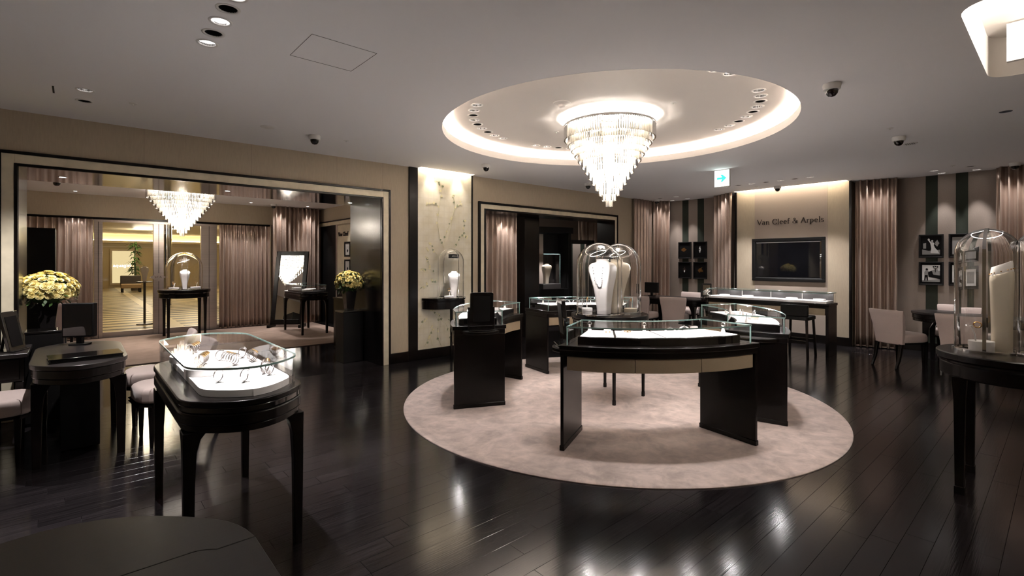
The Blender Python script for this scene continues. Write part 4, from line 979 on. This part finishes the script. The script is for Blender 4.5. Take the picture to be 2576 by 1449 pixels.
# demilune console against the painted panel
t = thing('demilune_console','half-round dark wall console before the painted panel','console table',(4.33,YL-.03,0))
hf = lambda r,d=0:[(r*math.cos(PI+PI*k/28),(r*.82)*math.sin(PI+PI*k/28)) for k in range(29)]
MB().prism(hf(.38),.90,.935).build('tabletop','wood',t,bev=.004); MB().prism(hf(.365),.885,.90).build('bead','lacquer',t,bev=.003); MB().prism(hf(.37),.77,.885).build('apron','wood',t,bev=.004)
MB().loft([[(-.02+a*w_,-.27+b*w_,z) for a,b in ((-1,-1),(1,-1),(1,1),(-1,1))] for z,w_ in ((0,.014),(.03,.014),(.77,.017))]).build('leg','wood',t,bev=.002)
dome((4.345,6.335,.936),.20,.56,'tall glass dome on the half-round console',None,'Y',None,False)
bust((4.41,6.35,.936),math.radians(-30),.41,'white necklace bust in the console dome')
white_box((4.27,6.27,.936),0,.07,.035,'tilted low white jewel box in the console dome'); hook_stand((4.28,6.28,.971),0,.09,'small white ring stand in the console dome')
tag(MB().prism(rrect(-.05,.05,-.02,.02,.008),0,.006).build('name_card','pad',None,loc=(4.47,6.22,.936),bev=.002),'small white card in the console dome','card')
t = thing('dome_lamp_box','small black lamp box at the top of the console dome','lamp box',(4.40,6.335,1.58))
MB().box(-.075,.075,-.04,.04,-.03,.03).build('body','black',t,bev=.004); MB().box(-.06,.06,-.042,-.04,-.006,.006).build('trim_line','chrome',t)
lamp((4.34,6.24,1.52), 12, NEUT, 'SPOT', angle=90, radius=.01, aim=(4.38,6.33,1.0), name='dome_light')
# vestibule dome table
VT = (1.62,11.62)
round_table((*VT,.012),.44,.935,.30,'round dark table with a glass dome before the entrance doors',1.7)
dome((*VT,.948),.31,.42,'wide glass dome in the vestibule before the doors',None,'Y')
bust((VT[0]+.0,VT[1]-.02,.948),0,.39,'bright white bust in the vestibule dome'); white_box((VT[0]-.18,VT[1]-.03,.948),0,.08,.04,'left low white jewel box in the vestibule dome'); white_box((VT[0]+.18,VT[1]-.05,.948),0,.085,.045,'right low white jewel box in the vestibule dome')
hook_stand((VT[0]+.19,VT[1]-.05,.993),.5,.08,'right ring stand in the vestibule dome'); hook_stand((VT[0]-.18,VT[1]-.03,.988),.5,.08,'left ring stand in the vestibule dome')
lamp((VT[0],VT[1]-.16,1.58), 16, NEUT, 'SPOT', angle=100, radius=.01, aim=(VT[0],VT[1],1.0), name='dome_light')
bust((8.17,8.02,.982),-.25,.46,'cream bust inside the upright glass case','cream')
# a bust and small box in the lobby window
bust((1.235,14.6,1.02),0,.36,'pale bust on a stand behind the glass entrance door')
t = thing('display_stand','slim dark stand under a bust behind the glass door','stand',(1.235,14.6,0)); MB().lathe([(.16,0),(.16,.02),(.025,.03),(.025,.99),(.17,1.0),(.17,1.02)],seg=24).build('pedestal','grey',t,smooth=True)

# ================================================================== BOW-ENDED SHOW TABLES
def show_table(cx_, cy_, z0, label):
    t = thing('showcase_table',label,'display table',(cx_,cy_,z0))
    hw,hl,bw = .282,.53,.20; o = bowed(hw,hl,bw,.09)
    MB().prism(o,.822,.85).build('tabletop','wood',t,bev=.006,seg=3)
    MB().prism(inset(o,.008),.79,.822).build('upper_moulding','lacquer',t,bev=.006,seg=3); MB().prism(inset(o,.002),.735,.79).build('fascia','wood',t,bev=.008,seg=3); MB().prism(inset(o,.014),.70,.735).build('apron','wood',t,bev=.006)
    for sx in (-1,1):
        for sy in (-1,1):
            X,Y = sx*(hw-.036),sy*(hl+.012); mb = MB()
            mb.loft([[(X+a*w_-sx*d,Y+b*w_-sy*d,z) for a,b in ((-1,-1),(1,-1),(1,1),(-1,1))] for z,w_,d in ((0,.020,0),(.45,.024,0),(.60,.028,.003),(.66,.036,.010),(.70,.052,.026))]); mb.build('leg','wood',t,bev=.004)
    g = inset(o,.03); gi = inset(g,.007); z1 = 1.0; n = len(g); mb = MB()
    P = [(x,y_,.85) for x,y_ in g]+[(x,y_,z1-.008) for x,y_ in g]+[(x,y_,.85) for x,y_ in gi]+[(x,y_,z1-.008) for x,y_ in gi]; F_ = []
    for i in range(n): j = (i+1)%n; F_ += [(i,j,n+j,n+i),(2*n+j,2*n+i,3*n+i,3*n+j)]
    mb.add(P,F_); mb.build('glass_side','glass',t,smooth=True)
    MB().prism(g,z1-.008,z1).build('glass_top','glass',t)
    go = inset(g,-.0025); mb = MB(); P = [(x,y_,z) for z in (z1-.009,z1+.001) for x,y_ in go]+[(x,y_,z) for z in (z1-.009,z1+.001) for x,y_ in inset(g,-.0003)]; F_ = []
    for i in range(n): j = (i+1)%n; F_ += [(i,j,n+j,n+i),(2*n+j,2*n+i,3*n+i,3*n+j),(n+i,n+j,3*n+j,3*n+i),(j,i,2*n+i,2*n+j)]
    mb.add(P,F_); mb.build('glass_edge','teal',t,smooth=True)
    return t
FT = (.642,3.275)
ft = show_table(*FT,0,'dark bow-ended showcase table with bangle watches in the left foreground')
# white insert of three boards
o = inset(bowed(.282,.53,.20,.09),.06)
for k,(ya,yb) in enumerate(((-.80,-.20),(-.197,.20),(.203,.80))):
    P = [(x+ (.03 if x<0 else 0),min(max(y_,ya),yb)) for x,y_ in o]; Q = [P[0]]
    for p in P[1:]:
        if math.hypot(p[0]-Q[-1][0],p[1]-Q[-1][1]) > .003: Q.append(p)
    MB().prism(Q,.85,.885).build('white_board','pad',ft,bev=.002)
vt = show_table(3.66,10.75,.012,'dark bow-ended showcase table on the vestibule carpet')
MB().prism(inset(bowed(.282,.53,.20,.09),.07),.85,.875).build('black_board','black',vt,bev=.002)
rb = random.Random(4)
for k,(x,y_,r,h) in enumerate(((-.08,-.35,.10,.02),(.1,.0,.11,.016),(-.08,.32,.09,.03))):
    white_box((3.66+x,10.75+y_,.887),0,r,h+.015,['near','middle','far'][k]+' flat white tray in the vestibule showcase','pad')
# risers and bangle watches in the foreground case
ZB = .885
for x,y_,r,lb in ((-.10,.34,.115,'rear'),(-.09,-.12,.115,'front')):
    t = thing('riser',lb+' round white riser in the watch showcase','riser',(FT[0]+x,FT[1]+y_,ZB)); MB().lathe([(r,0),(r,.036),(r-.004,.04)],seg=48).build('disc','pad',t,smooth=True); MB().lathe([(r-.004,.0398),(r-.012,.0405)],seg=48).build('top_cover','white',t,smooth=True)
def bangle_watch(loc, rz, label, m, group):
    t = thing('bangle_watch',label,'watch',loc,rz,group)
    k = 'bw'+m
    if k not in JC:
        n = 26; R_ = .029
        JC[k] = [('band',MB().tube([(R_*math.cos(2*PI*q/n),0,R_+.008+R_*1.05*math.sin(2*PI*q/n)) for q in range(n)],.0028,6,True).mesh('band','silver')),
          ('dial',MB().lathe([(.012,-.004),(.013,0),(.010,.004)],seg=16).mesh('dial','gold' if m == 'gold' else 'silver')),
          ('stand',MB().box(-.012,.012,-.006,.006,0,.003).box(-.003,.003,-.003,.003,.003,.010).mesh('stand','domeglass'))]
        for _,me in JC[k]:
            for p in me.polygons: p.use_smooth = True
    for nm,me in JC[k]:
        ob = bpy.data.objects.new(nm,me); COL.objects.link(ob); ob.parent = t
        if nm == 'dial': ob.location = (.022,0,.062); ob.rotation_euler = (0,.7,0)
    return t
ORD = ('nearest','second','third','fourth','fifth')
gx = 'bangle watches in the foreground showcase'
def bw(x, y_, z, a, m, lb): bangle_watch((FT[0]+x,FT[1]+y_,z),math.radians(a),lb,m,gx)
bw(-.10,-.42,ZB,35,'silver','left upright silver bangle watch near the bowed front glass'); bw(.0,-.50,ZB,40,'silver','middle upright silver bangle watch near the bowed front glass'); bw(.14,-.42,ZB,30,'silver','right upright silver bangle watch near the bowed front glass')
for k in range(4): bw(.13+.008*k,-.37+.026*k,ZB,30,'gold' if k else 'silver',ORD[k]+' bangle watch in the tight row behind the right front one')
for k in range(4): bw(-.14+.012*k,-.16+.03*k,ZB+.0405,30,'gold',ORD[k]+' gold bangle watch in the row on the front riser')
for k in range(5): bw(.06-.006*k,-.02+.03*k,ZB,30,'gold' if k else 'silver',ORD[k]+' bangle watch in the row right of the front riser')
for k in range(4): bw(-.12+.014*k,.28+.03*k,ZB+.0405,30,'gold',ORD[k]+' gold bangle watch in the row on the rear riser')
bw(.02,.18,ZB,35,'silver','single silver bangle watch between the two risers'); bw(.15,.20,ZB,30,'silver','silver bangle watch near the right glass side')
for k in range(3): bw(.17,.02+.03*k,ZB,30,'gold',ORD[k]+' gold bangle watch in the short row along the right glass side')

# ================================================================== CHAIRS
def make_chair(label, loc, rz):
    """upholstered chair, local front is -y"""
    t = thing('upholstered_chair',label,'chair',loc,rz)
    o = roundc([(-.21,.20),(-.245,-.20),(-.16,-.29),(.16,-.29),(.245,-.20),(.21,.20)],(0,1,2,3,4,5),.09)
    MB().loft([[(x*k,(y_+.02)*k-.02,z) for x,y_ in o] for z,k in ((.36,.95),(.368,.985),(.385,1),(.435,1),(.455,.985),(.470,.945),(.479,.86),(.4835,.66),(.485,.4),(.4855,.12))]).build('seat','fabric',t,smooth=True,ang=70)
    MB().prism(inset(o,.02),.335,.36).build('seat_rail','wood',t,bev=.004)
    R = []
    for z,w_,y0,th in ((.33,.195,.195,.05),(.45,.205,.205,.06),(.60,.225,.225,.055),(.74,.245,.255,.048),(.80,.25,.272,.040),(.815,.245,.277,.022)):
        ring = []
        for k in range(13): u = -1+2*k/12; ring.append((u*w_, y0-.03*u*u*1.0-th/2, z))
        for k in range(13): u = 1-2*k/12; ring.append((u*w_, y0-.03*u*u*1.0+th/2, z))
        R.append(ring)
    MB().loft(R).build('backrest','fabric',t,bev=.012,seg=3,ang=60)
    for sx in (-1,1):
        MB().loft([[(sx*.185+a*w_,-.20+b*w_,z) for a,b in ((-1,-1),(1,-1),(1,1),(-1,1))] for z,w_ in ((0,.012),(.34,.022))]).build('leg','wood',t,bev=.003)
        MB().loft([[(sx*.175+a*w_,y_+b*w_,z) for a,b in ((-1,-1),(1,-1),(1,1),(-1,1))] for z,w_,y_ in ((0,.013,.275),(.12,.017,.225),(.34,.022,.185))]).build('leg','wood',t,bev=.003)
    return t
D2 = math.radians
ch = make_chair('nearer mauve chair between the left desk and the watch showcase',(.64,5.10,0),D2(-84))
dup(ch,(.62,5.80,0),D2(-97),'farther mauve chair at the right side of the left desk')
dup(ch,(-.52,5.36,0),D2(90),'pale chair cut off by the left picture edge')
dup(ch,(-.18,11.0,.012),D2(170),'pale chair in the vestibule beside the tall black cabinet')
dup(ch,(8.80,5.12,0),D2(110),'chair seen from behind at the corner desk')
dup(ch,(8.62,5.72,0),D2(95),'chair behind the central domes at the corner desk')
dup(ch,(10.0,5.55,0),D2(-90),'chair between the corner desk and the dark frames')
dup(ch,(8.86,1.62,0),D2(62),'chair with curved back at the left of the right desk')
dup(ch,(10.12,1.15,0),D2(-88),'chair against the striped wall behind the right desk')
dup(ch,(8.78,.92,0),D2(85),'chair partly behind the right edge dome table')

# ================================================================== DESKS
def desk(cx_, cy_, hw, hl, bow, label, zt=.755, rz=0):
    t = thing('bow_ended_desk',label,'desk',(cx_,cy_,0),rz); o = bowed(hw,hl,bow,.10)
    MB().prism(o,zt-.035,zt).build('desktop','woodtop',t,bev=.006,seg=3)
    MB().prism(inset(o,.012),zt-.10,zt-.035).build('fascia','wood',t,bev=.006); MB().prism(inset(o,.02),zt-.14,zt-.10).build('apron','wood',t,bev=.004)
    for sx in (-1,1):
        for sy in (-1,1):
            X,Y = sx*(hw-.045),sy*(hl-.01)
            MB().loft([[(X+a*w_-sx*d,Y+b*w_-sy*d,z) for a,b in ((-1,-1),(1,-1),(1,1),(-1,1))] for z,w_,d in ((0,.024,0),(.40,.030,0),(.52,.036,.005),(.615,.058,.026))]).build('leg','wood',t,bev=.004)
    return t
d1 = desk(.03,5.40,.285,.46,.24,'dark bow-ended desk with a folder and monitor at left')
MB().box(-.12,.12,-.2,.45,.02,.62).build('modesty_box','black',d1,bev=.004)
desk(9.28,5.38,.33,.55,.20,'dark bow-ended desk in the far corner'); desk(9.55,.62,.33,.78,.20,'dark desk with pale chairs behind the right edge dome')
# cropped desk at the bottom left: two leaves with a finger notch
t = thing('bow_ended_desk','dark desk corner with a leaf joint at the bottom left','desk',(-.07,.75,0))
hw,hl,bw_ = .435,.80,.33; o = bowed(hw,hl,bw_,.12)
ys = .712; nt_ = [(.34-.0*k,ys) for k in range(1)]
def notch(n=8): return [(.345,ys),(.335,ys+.0)] + [(.335-.075*k/n, ys+.028*math.sin(PI*k/n*.9)+.006*(k/n)) for k in range(1,n+1)]
seam = [(hw,ys),(.345,ys)] + [(.345-.085*k/8, ys-.012*(1-k/8)*0 + .026*math.sin(PI/2*min(1,k/5))) for k in range(1,9)] + [(-hw,ys+.026)]
up_ = [p for p in o if p[1] > ys+.03]; up_.sort(key=lambda p: math.atan2(p[1]-ys, p[0]))
MB().prism([(x,y_+.0012) for x,y_ in seam[::-1]]+up_,.72,.755).build('end_leaf','woodtop',t,bev=.0015)
MB().prism([(x,y_-.0012) for x,y_ in seam]+[(-hw,-hl),(hw,-hl)],.72,.755).build('main_leaf','woodtop',t,bev=.0015)
MB().prism(inset(o,.02),.62,.718).build('apron','wood',t,bev=.004)
for sx in (-1,1):
    for sy in (-1,1): MB().box(sx*.37-.03,sx*.37+.03,sy*.72-.03,sy*.72+.03,0,.62).build('leg','wood',t,bev=.004)
# folder, monitor, side desk with picture, slim black cabinet
t = thing('black_folder','glossy black folder lying on the left desk','folder',(.06,5.02,.755),D2(4))
MB().box(-.215,.215,-.13,.13,0,.007).build('cover','lacquer',t,bev=.002); MB().box(-.205,.21,-.124,.124,.007,.024).build('pages','black',t); MB().box(-.215,.215,-.13,.13,.024,.031).build('cover','lacquer',t,bev=.002)
def monitor(loc, rz, label, w_=.27, h_=.30, d=.07):
    t = thing('monitor',label,'monitor',loc,rz)
    MB().box(-w_/2,w_/2,-d/2,d/2,.07,.07+h_).build('case','black',t,bev=.006); MB().box(-w_/2+.012,w_/2-.012,-d/2-.003,-d/2,.085,.055+h_).build('screen','screen',t)
    MB().box(-.022,.022,-.015,.03,.01,.1).build('stand','black',t,bev=.004); MB().prism(rrect(-.07,.07,-.05,.06,.02),0,.012).build('foot','black',t,bev=.003); return t
monitor((.03,5.86,.756),D2(-25),'black monitor standing on the left desk',.235,.30)
monitor((8.98+.3,5.95,.756),D2(100),'black monitor on the corner desk behind the domes',.3,.22)
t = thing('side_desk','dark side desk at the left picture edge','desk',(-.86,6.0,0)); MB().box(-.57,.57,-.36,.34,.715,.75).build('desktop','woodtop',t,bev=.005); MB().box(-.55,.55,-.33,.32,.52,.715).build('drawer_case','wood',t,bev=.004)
for k in (-.27,.27): 
    dr_ = MB().box(k-.25,k+.25,-.342,-.33,.54,.70).build('drawer_front','wood',t,bev=.003); MB().box(k-.03,k+.03,-.356,-.342,.61,.625).build('handle','chrome',dr_,bev=.002)
for sx in (-.52,.52):
    for sy in (-.31,.29): MB().box(sx-.025,sx+.025,sy-.025,sy+.025,0,.52).build('leg','wood',t,bev=.003)
t = thing('easel_frame','black easel picture frame on the side desk at far left','picture frame',(-.385,5.86,.75),D2(68))
tl_ = lambda p:(p[0],p[2]+p[1]*.2-.02,p[1])
MB().prism([(-.11,.0),(.11,.0),(.11,.33),(-.11,.33)],-.012,.012,tl_).build('frame','lacquer',t,bev=.003); MB().prism([(-.075,.04),(.075,.04),(.075,.29),(-.075,.29)],-.0145,-.011,tl_).build('picture','black',t); MB().prism(rrect(-.12,.12,-.06,.09,.02),0,.012).build('base','lacquer',t,bev=.003); MB().bar((0,.08,.012),(0,.045,.25),.03,.008).build('strut','black',t)
t = thing('slim_cabinet','slim black cabinet standing behind the left desk','cabinet',(-.21,6.36,0)); MB().box(-.13,.13,-.14,.14,.03,.84).build('body','black',t,bev=.004); MB().box(-.135,.135,-.145,.145,.84,.86).build('top','lacquer',t,bev=.003); MB().box(-.12,.12,-.13,.13,0,.03).build('plinth','black',t)
MB().box(-.02,.05,-.146,-.14,.6,.61).build('handle','chrome',t)

# ================================================================== LONG CONSOLE SHOWCASE, STOOL
t = thing('long_showcase','long dark console with a low glass case under the wall screen','display console',(9.0,3.50,0))
L0,L1,W0,W1 = -1.02,1.0,-.22,.22
MB().box(W0,W1,L0,L1,.79,.83).build('countertop','wood',t,bev=.004); MB().box(W0+.015,W1-.015,L0+.015,L1-.015,.755,.79).build('apron','wood',t)
for k in range(4):
    a = L0+.06+k*.475; MB().box(W0+.01,W0+.03,a,a+.47,.65,.752).build('drawer_front','taupe',t,bev=.002)
MB().box(W0+.03,W1-.03,L0+.05,L1-.05,.65,.755).build('carcass','black',t)
for a in (L0+.01,L1-.05): MB().box(W0+.01,W1-.01,a,a+.04,0,.79).build('side_panel','wood',t,bev=.003)
MB().box(W0+.02,W1-.02,.05,.10,0,.65).build('centre_panel','wood',t,bev=.003)
z0,z1 = .83,.985; mb = MB(); mb.box(W0+.02,W0+.027,L0+.02,L1-.02,z0,z1); mb.box(W1-.027,W1-.02,L0+.02,L1-.02,z0,z1); mb.box(W0+.027,W1-.027,L0+.02,L0+.027,z0,z1); mb.box(W0+.027,W1-.027,L1-.027,L1-.02,z0,z1); mb.build('glass_side','glass',t)
MB().box(W0+.02,W1-.02,L0+.02,L1-.02,z1,z1+.008).build('glass_top','glass',t)
mb = MB(); mb.box(W0+.016,W0+.0198,L0+.016,L1-.016,z1-.001,z1+.010); mb.box(W1-.0198,W1-.016,L0+.016,L1-.016,z1-.001,z1+.010); mb.box(W0+.02,W1-.02,L0+.016,L0+.0198,z1-.001,z1+.010); mb.box(W0+.02,W1-.02,L1-.0198,L1-.016,z1-.001,z1+.010); mb.build('glass_edge','teal',t)
MB().box(W0+.05,W1-.04,L0+.05,L1-.05,z0,z0+.035).build('display_pad','pad',t,bev=.002); MB().box(W1-.038,W1-.028,L0+.05,L1-.05,z0,z1-.005).build('grey_back','grey',t)
for k in range(3): MB().box(W1-.06,W1-.042,L0+.50+k*.50,L0+.505+k*.50,z0+.035,z1-.002).build('divider','plaster',t)
for k in range(5): lamp((9.0-.16,3.5+L0+.2+k*.4,z1-.012), .9, NEUT, 'POINT', radius=.008, name='case_led')
for k,yy in enumerate((-.83,-.42,.3,.72)): white_box((8.98,3.5+yy,z0+.0352),0,.085,.028,['first','second','third','fourth'][k]+' flat white tray from the right in the long showcase','pad')
MB().prism([(.2*math.cos(PI*k/12),.16*math.sin(PI*k/12)+L1) for k in range(13)],.755,.785).build('side_shelf','wood',t,bev=.004)
vanity_mirror((9.0,3.5+L1+.08,.785),D2(200),'small black mirror at the left end of the long showcase',.75)
t = thing('bar_stool','black bar stool tucked at the long showcase','stool',(8.62,2.86,0),D2(90))
MB().prism(rrect(-.20,.20,-.19,.19,.05),.58,.64).build('seat','black',t,bev=.015,seg=3); MB().prism(rrect(-.20,.20,.15,.20,.02),.64,.82).build('backrest','black',t,bev=.01)
for sx in (-1,1):
    for sy in (-1,1): MB().bar((sx*.19,sy*.18,0),(sx*.165,sy*.15,.58),.032).build('leg','wood',t,bev=.003)
for sy in (-.17,.17): MB().bar((-.18,sy,.24),(.18,sy,.24),.02,.05).build('footrest','wood',t,bev=.003)

# ================================================================== FLOWERS
def rose_mesh():
    mb = MB(); r = random.Random(2)
    for ring,(n,rad,hh,tilt) in enumerate(((6,.040,.030,.9),(5,.030,.036,.55),(4,.020,.038,.3),(3,.010,.036,.1))):
        for k in range(n):
            a = 2*PI*k/n+ring*.5; w_ = 1.25*rad*math.sin(PI/n)+.007; V = []
            for j in range(4):
                v = j/3; rr_ = rad*(.25+.75*v)+tilt*.012*v*v; z = hh*v*(1-.25*tilt*v)
                for i in range(4):
                    u = -1+2*i/3; b = a+u*w_/max(rad,.012); V.append((rr_*math.cos(b),rr_*math.sin(b),z-.006*u*u*v))
            mb.add(V,[(j*4+i,j*4+i+1,j*4+i+5,j*4+i+4) for j in range(3) for i in range(3)])
    mb.ball((0,0,.02),.012,8,5); me = mb.mesh('rose','petal')
    for p in me.polygons: p.use_smooth = True
    return me
ROSE = rose_mesh()
def bouquet(x, y, zr, R_, Hh, n, label, seed, vlabel, plabel, sprig=False):
    p = thing('pedestal',plabel,'pedestal',(x,y,0)); MB().box(-.15,.15,-.15,.15,0,.735).build('column','black',p,bev=.004); MB().box(-.155,.155,-.155,.155,.735,.757).build('top','lacquer',p,bev=.003)
    v = thing('vase',vlabel,'vase',(x,y,.757)); S = lambda h,z:[(a*h,b*h,z) for a,b in ((-1,-1),(1,-1),(1,1),(-1,1))]
    MB().loft([S(.052,0),S(.085,.30),S(.078,.30),S(.048,.02)]).build('body','jamb',v,bev=.003)
    t = thing('rose_bouquet',label,'flowers',(x,y,zr)); r = random.Random(seed); pts = []; tries = 0
    while len(pts) < n and tries < 20000:
        tries += 1; a = r.uniform(0,2*PI); ph = math.acos(r.uniform(-.28,1)); d = Vector((math.sin(ph)*math.cos(a)*R_,math.sin(ph)*math.sin(a)*R_,math.cos(ph)*Hh))
        if all((d-q).length > R_*.19 for q in pts): pts.append(d)
    for d in pts:
        o = bpy.data.objects.new('rose',ROSE); COL.objects.link(o); o.parent = t; o.location = d*r.uniform(.88,1.0)
        nv = Vector((d.x/R_**2,d.y/R_**2,d.z/Hh**2+1.0)).normalized(); o.rotation_euler = nv.to_track_quat('Z','Y').to_euler(); s_ = r.uniform(.55,.74)*R_/.2; o.scale = (s_,s_,s_)
    mb = MB()
    for k in range(190):
        a = r.uniform(0,2*PI); ph = math.acos(r.uniform(-.75,.9)); q = r.uniform(.72,1.02)
        d = Vector((math.sin(ph)*math.cos(a)*R_*q,math.sin(ph)*math.sin(a)*R_*q,math.cos(ph)*Hh*q)); dr_ = (d.normalized()+Vector((r.uniform(-.6,.6),r.uniform(-.6,.6),r.uniform(-.5,.3)))).normalized(); sd = dr_.cross(Vector((0,0,1))).normalized(); L = r.uniform(.04,.07)
        mb.add([d,d+dr_*L*.5+sd*L*.28,d+dr_*L,d+dr_*L*.5-sd*L*.28],[(0,1,2,3)])
    for k in range(26):
        a = r.uniform(0,2*PI); mb.tube([(.03*math.cos(a),.03*math.sin(a),1.04-zr),(R_*.6*math.cos(a),R_*.6*math.sin(a),-.02)],.004,4)
    mb.ball((0,0,0),R_*.78,16,10,Hh/R_)
    stuff(mb.build('foliage','leaf',t,smooth=True)); return t
bouquet(-.22,7.2,1.19,.245,.185,120,'cream rose bouquet in a black vase at the left of the wide opening',1,'square tapered black vase under the left roses','black pedestal at the left of the wide opening')
bouquet(3.10,7.22,1.17,.195,.18,110,'cream rose bouquet in a black vase by the black jamb',5,'square tapered black vase under the right roses','black pedestal by the black jamb')
lamp((-.1,6.9,2.38), 40, NEUT, angle=40, aim=(-.22,7.2,1.2), name='soffit_lamp_light'); lamp((3.0,6.95,2.38), 34, NEUT, angle=40, aim=(3.1,7.2,1.2), name='soffit_lamp_light')
# ================================================================== VESTIBULE FURNITURE
t = thing('tall_cabinet','tall black cabinet behind the left roses','cabinet',(-.46,9.2,.012)); MB().box(-.26,.26,-.2,.2,.06,1.93).build('body','black',t,bev=.004); MB().box(-.25,.25,-.19,.19,0,.06).build('plinth','black',t)
d_ = MB().box(-.255,.255,-.215,-.2,.08,1.91).build('door','black',t,bev=.003)
for z in (.93,.80): MB().box(.05,.10,-.225,-.215,z,z+.008).build('handle','chrome',d_)
t = thing('low_cabinet','small dark cabinet with a diamond mark behind the right pedestal','cabinet',(3.62,8.25,0)); MB().box(-.25,.25,-.25,.25,.03,.85).build('body','wood',t,bev=.004); MB().box(-.26,.26,-.26,.26,.85,.875).build('top','wood',t,bev=.003); MB().box(-.24,.24,-.24,.24,0,.03).build('plinth','black',t)
MB().prism([(-.02,.42),(0,.395),(.02,.42),(0,.445)],.2495,.253,lambda p:(-p[2],p[0],p[1])).build('diamond_mark','silver',t)
t = thing('floor_mirror','tall leaning mirror with a dark frame by the vestibule curtain','mirror',(3.57,11.72,.012),D2(-38)); tl_ = lambda p:(p[0],p[2]+p[1]*.235,p[1])
for q,(a,b,c,d) in enumerate(((-.36,-.27,.06,1.72),(.27,.36,.06,1.72),(-.27,.27,1.63,1.72),(-.27,.27,.06,.17))): MB().prism([(a,c),(b,c),(b,d),(a,d)],-.03,.03,tl_).build('frame','wood',t,bev=.004)
MB().prism([(-.27,.17),(.27,.17),(.27,1.63),(-.27,1.63)],-.012,.0,tl_).build('mirror_glass','mirror',t)
for sx in (-.34,.34): MB().box(sx-.03,sx+.03,-.16,.2,0,.06).build('foot','wood',t,bev=.004)
# vestibule light
for x,y_,wt,an,wh in ((3.66,10.75,60,50,'above the vestibule showcase'),(1.5,11.4,30,60,'above the vestibule dome table'),(-.1,10.2,30,80,'at the left of the vestibule ceiling'),(2.9,11.95,30,70,'before the silk curtain right of the doors'),(4.1,11.9,30,60,'before the tall vestibule curtain'),(4.3,10.6,9,60,'beside the pale vestibule side wall'),(.0,12.1,18,70,'before the curtain left of the doors'),(1.0,9.4,20,80,'near the soffit of the wide opening')):
    t = thing('downlight','small downlight '+wh,'light',(x,y_,VH),0,'vestibule downlights'); MB().lathe([(.03,0),(.03,-.004),(.045,-.004),(.047,0)],seg=20,cap=False).build('trim_ring','plaster',t); MB().lathe([(.001,-.001),(.03,-.001)],seg=16,cap=False).build('lamp_face','lampdisc',t)
    lamp((x,y_,VH-.02), wt, NEUT, angle=an, aim=(x,y_,0), parent=t, name='downlight_lamp')
bpy.context.view_layer.update()

for x,y_,ax_,ay_,wt in ((10.14,6.28,10.32,6.36,11),(10.25,6.10,10.42,6.28,9),(9.9,6.32,9.95,6.5,4),(10.08,4.80,10.25,4.90,11),(10.05,4.98,10.3,5.0,8),(10.16,2.28,10.34,2.28,13),(10.2,2.08,10.38,2.08,9),(10.20,.62,10.38,.6,12),(10.18,.42,10.36,.42,10)):
    lamp((x,y_,H-.015), wt, NEUT, angle=75, blend=.9, radius=.02, aim=(ax_,ay_,.9), name='pelmet_lamp')
for x,y_,z,ax_,wt in ((3.55,12.08,VH,3.55,20),(4.2,12.08,VH,4.25,20),(2.55,12.22,2.30,2.55,4),(3.25,12.22,2.30,3.25,4),(.1,12.22,2.30,.1,4),(-.6,12.22,2.30,-.6,4),(6.2,6.95,2.34,6.25,8),(5.5,6.95,2.34,5.5,4)):
    lamp((x,y_,z-.015), wt, NEUT, angle=75, blend=.9, radius=.02, aim=(ax_,y_+.2,.9), name='pelmet_lamp')
bpy.context.view_layer.update()

for x in (4.12,4.62): lamp((x,6.475,H+.06), 14, WARM, angle=60, blend=.8, radius=.02, aim=(x,6.56,.6), name='slot_lamp')
bpy.context.view_layer.update()
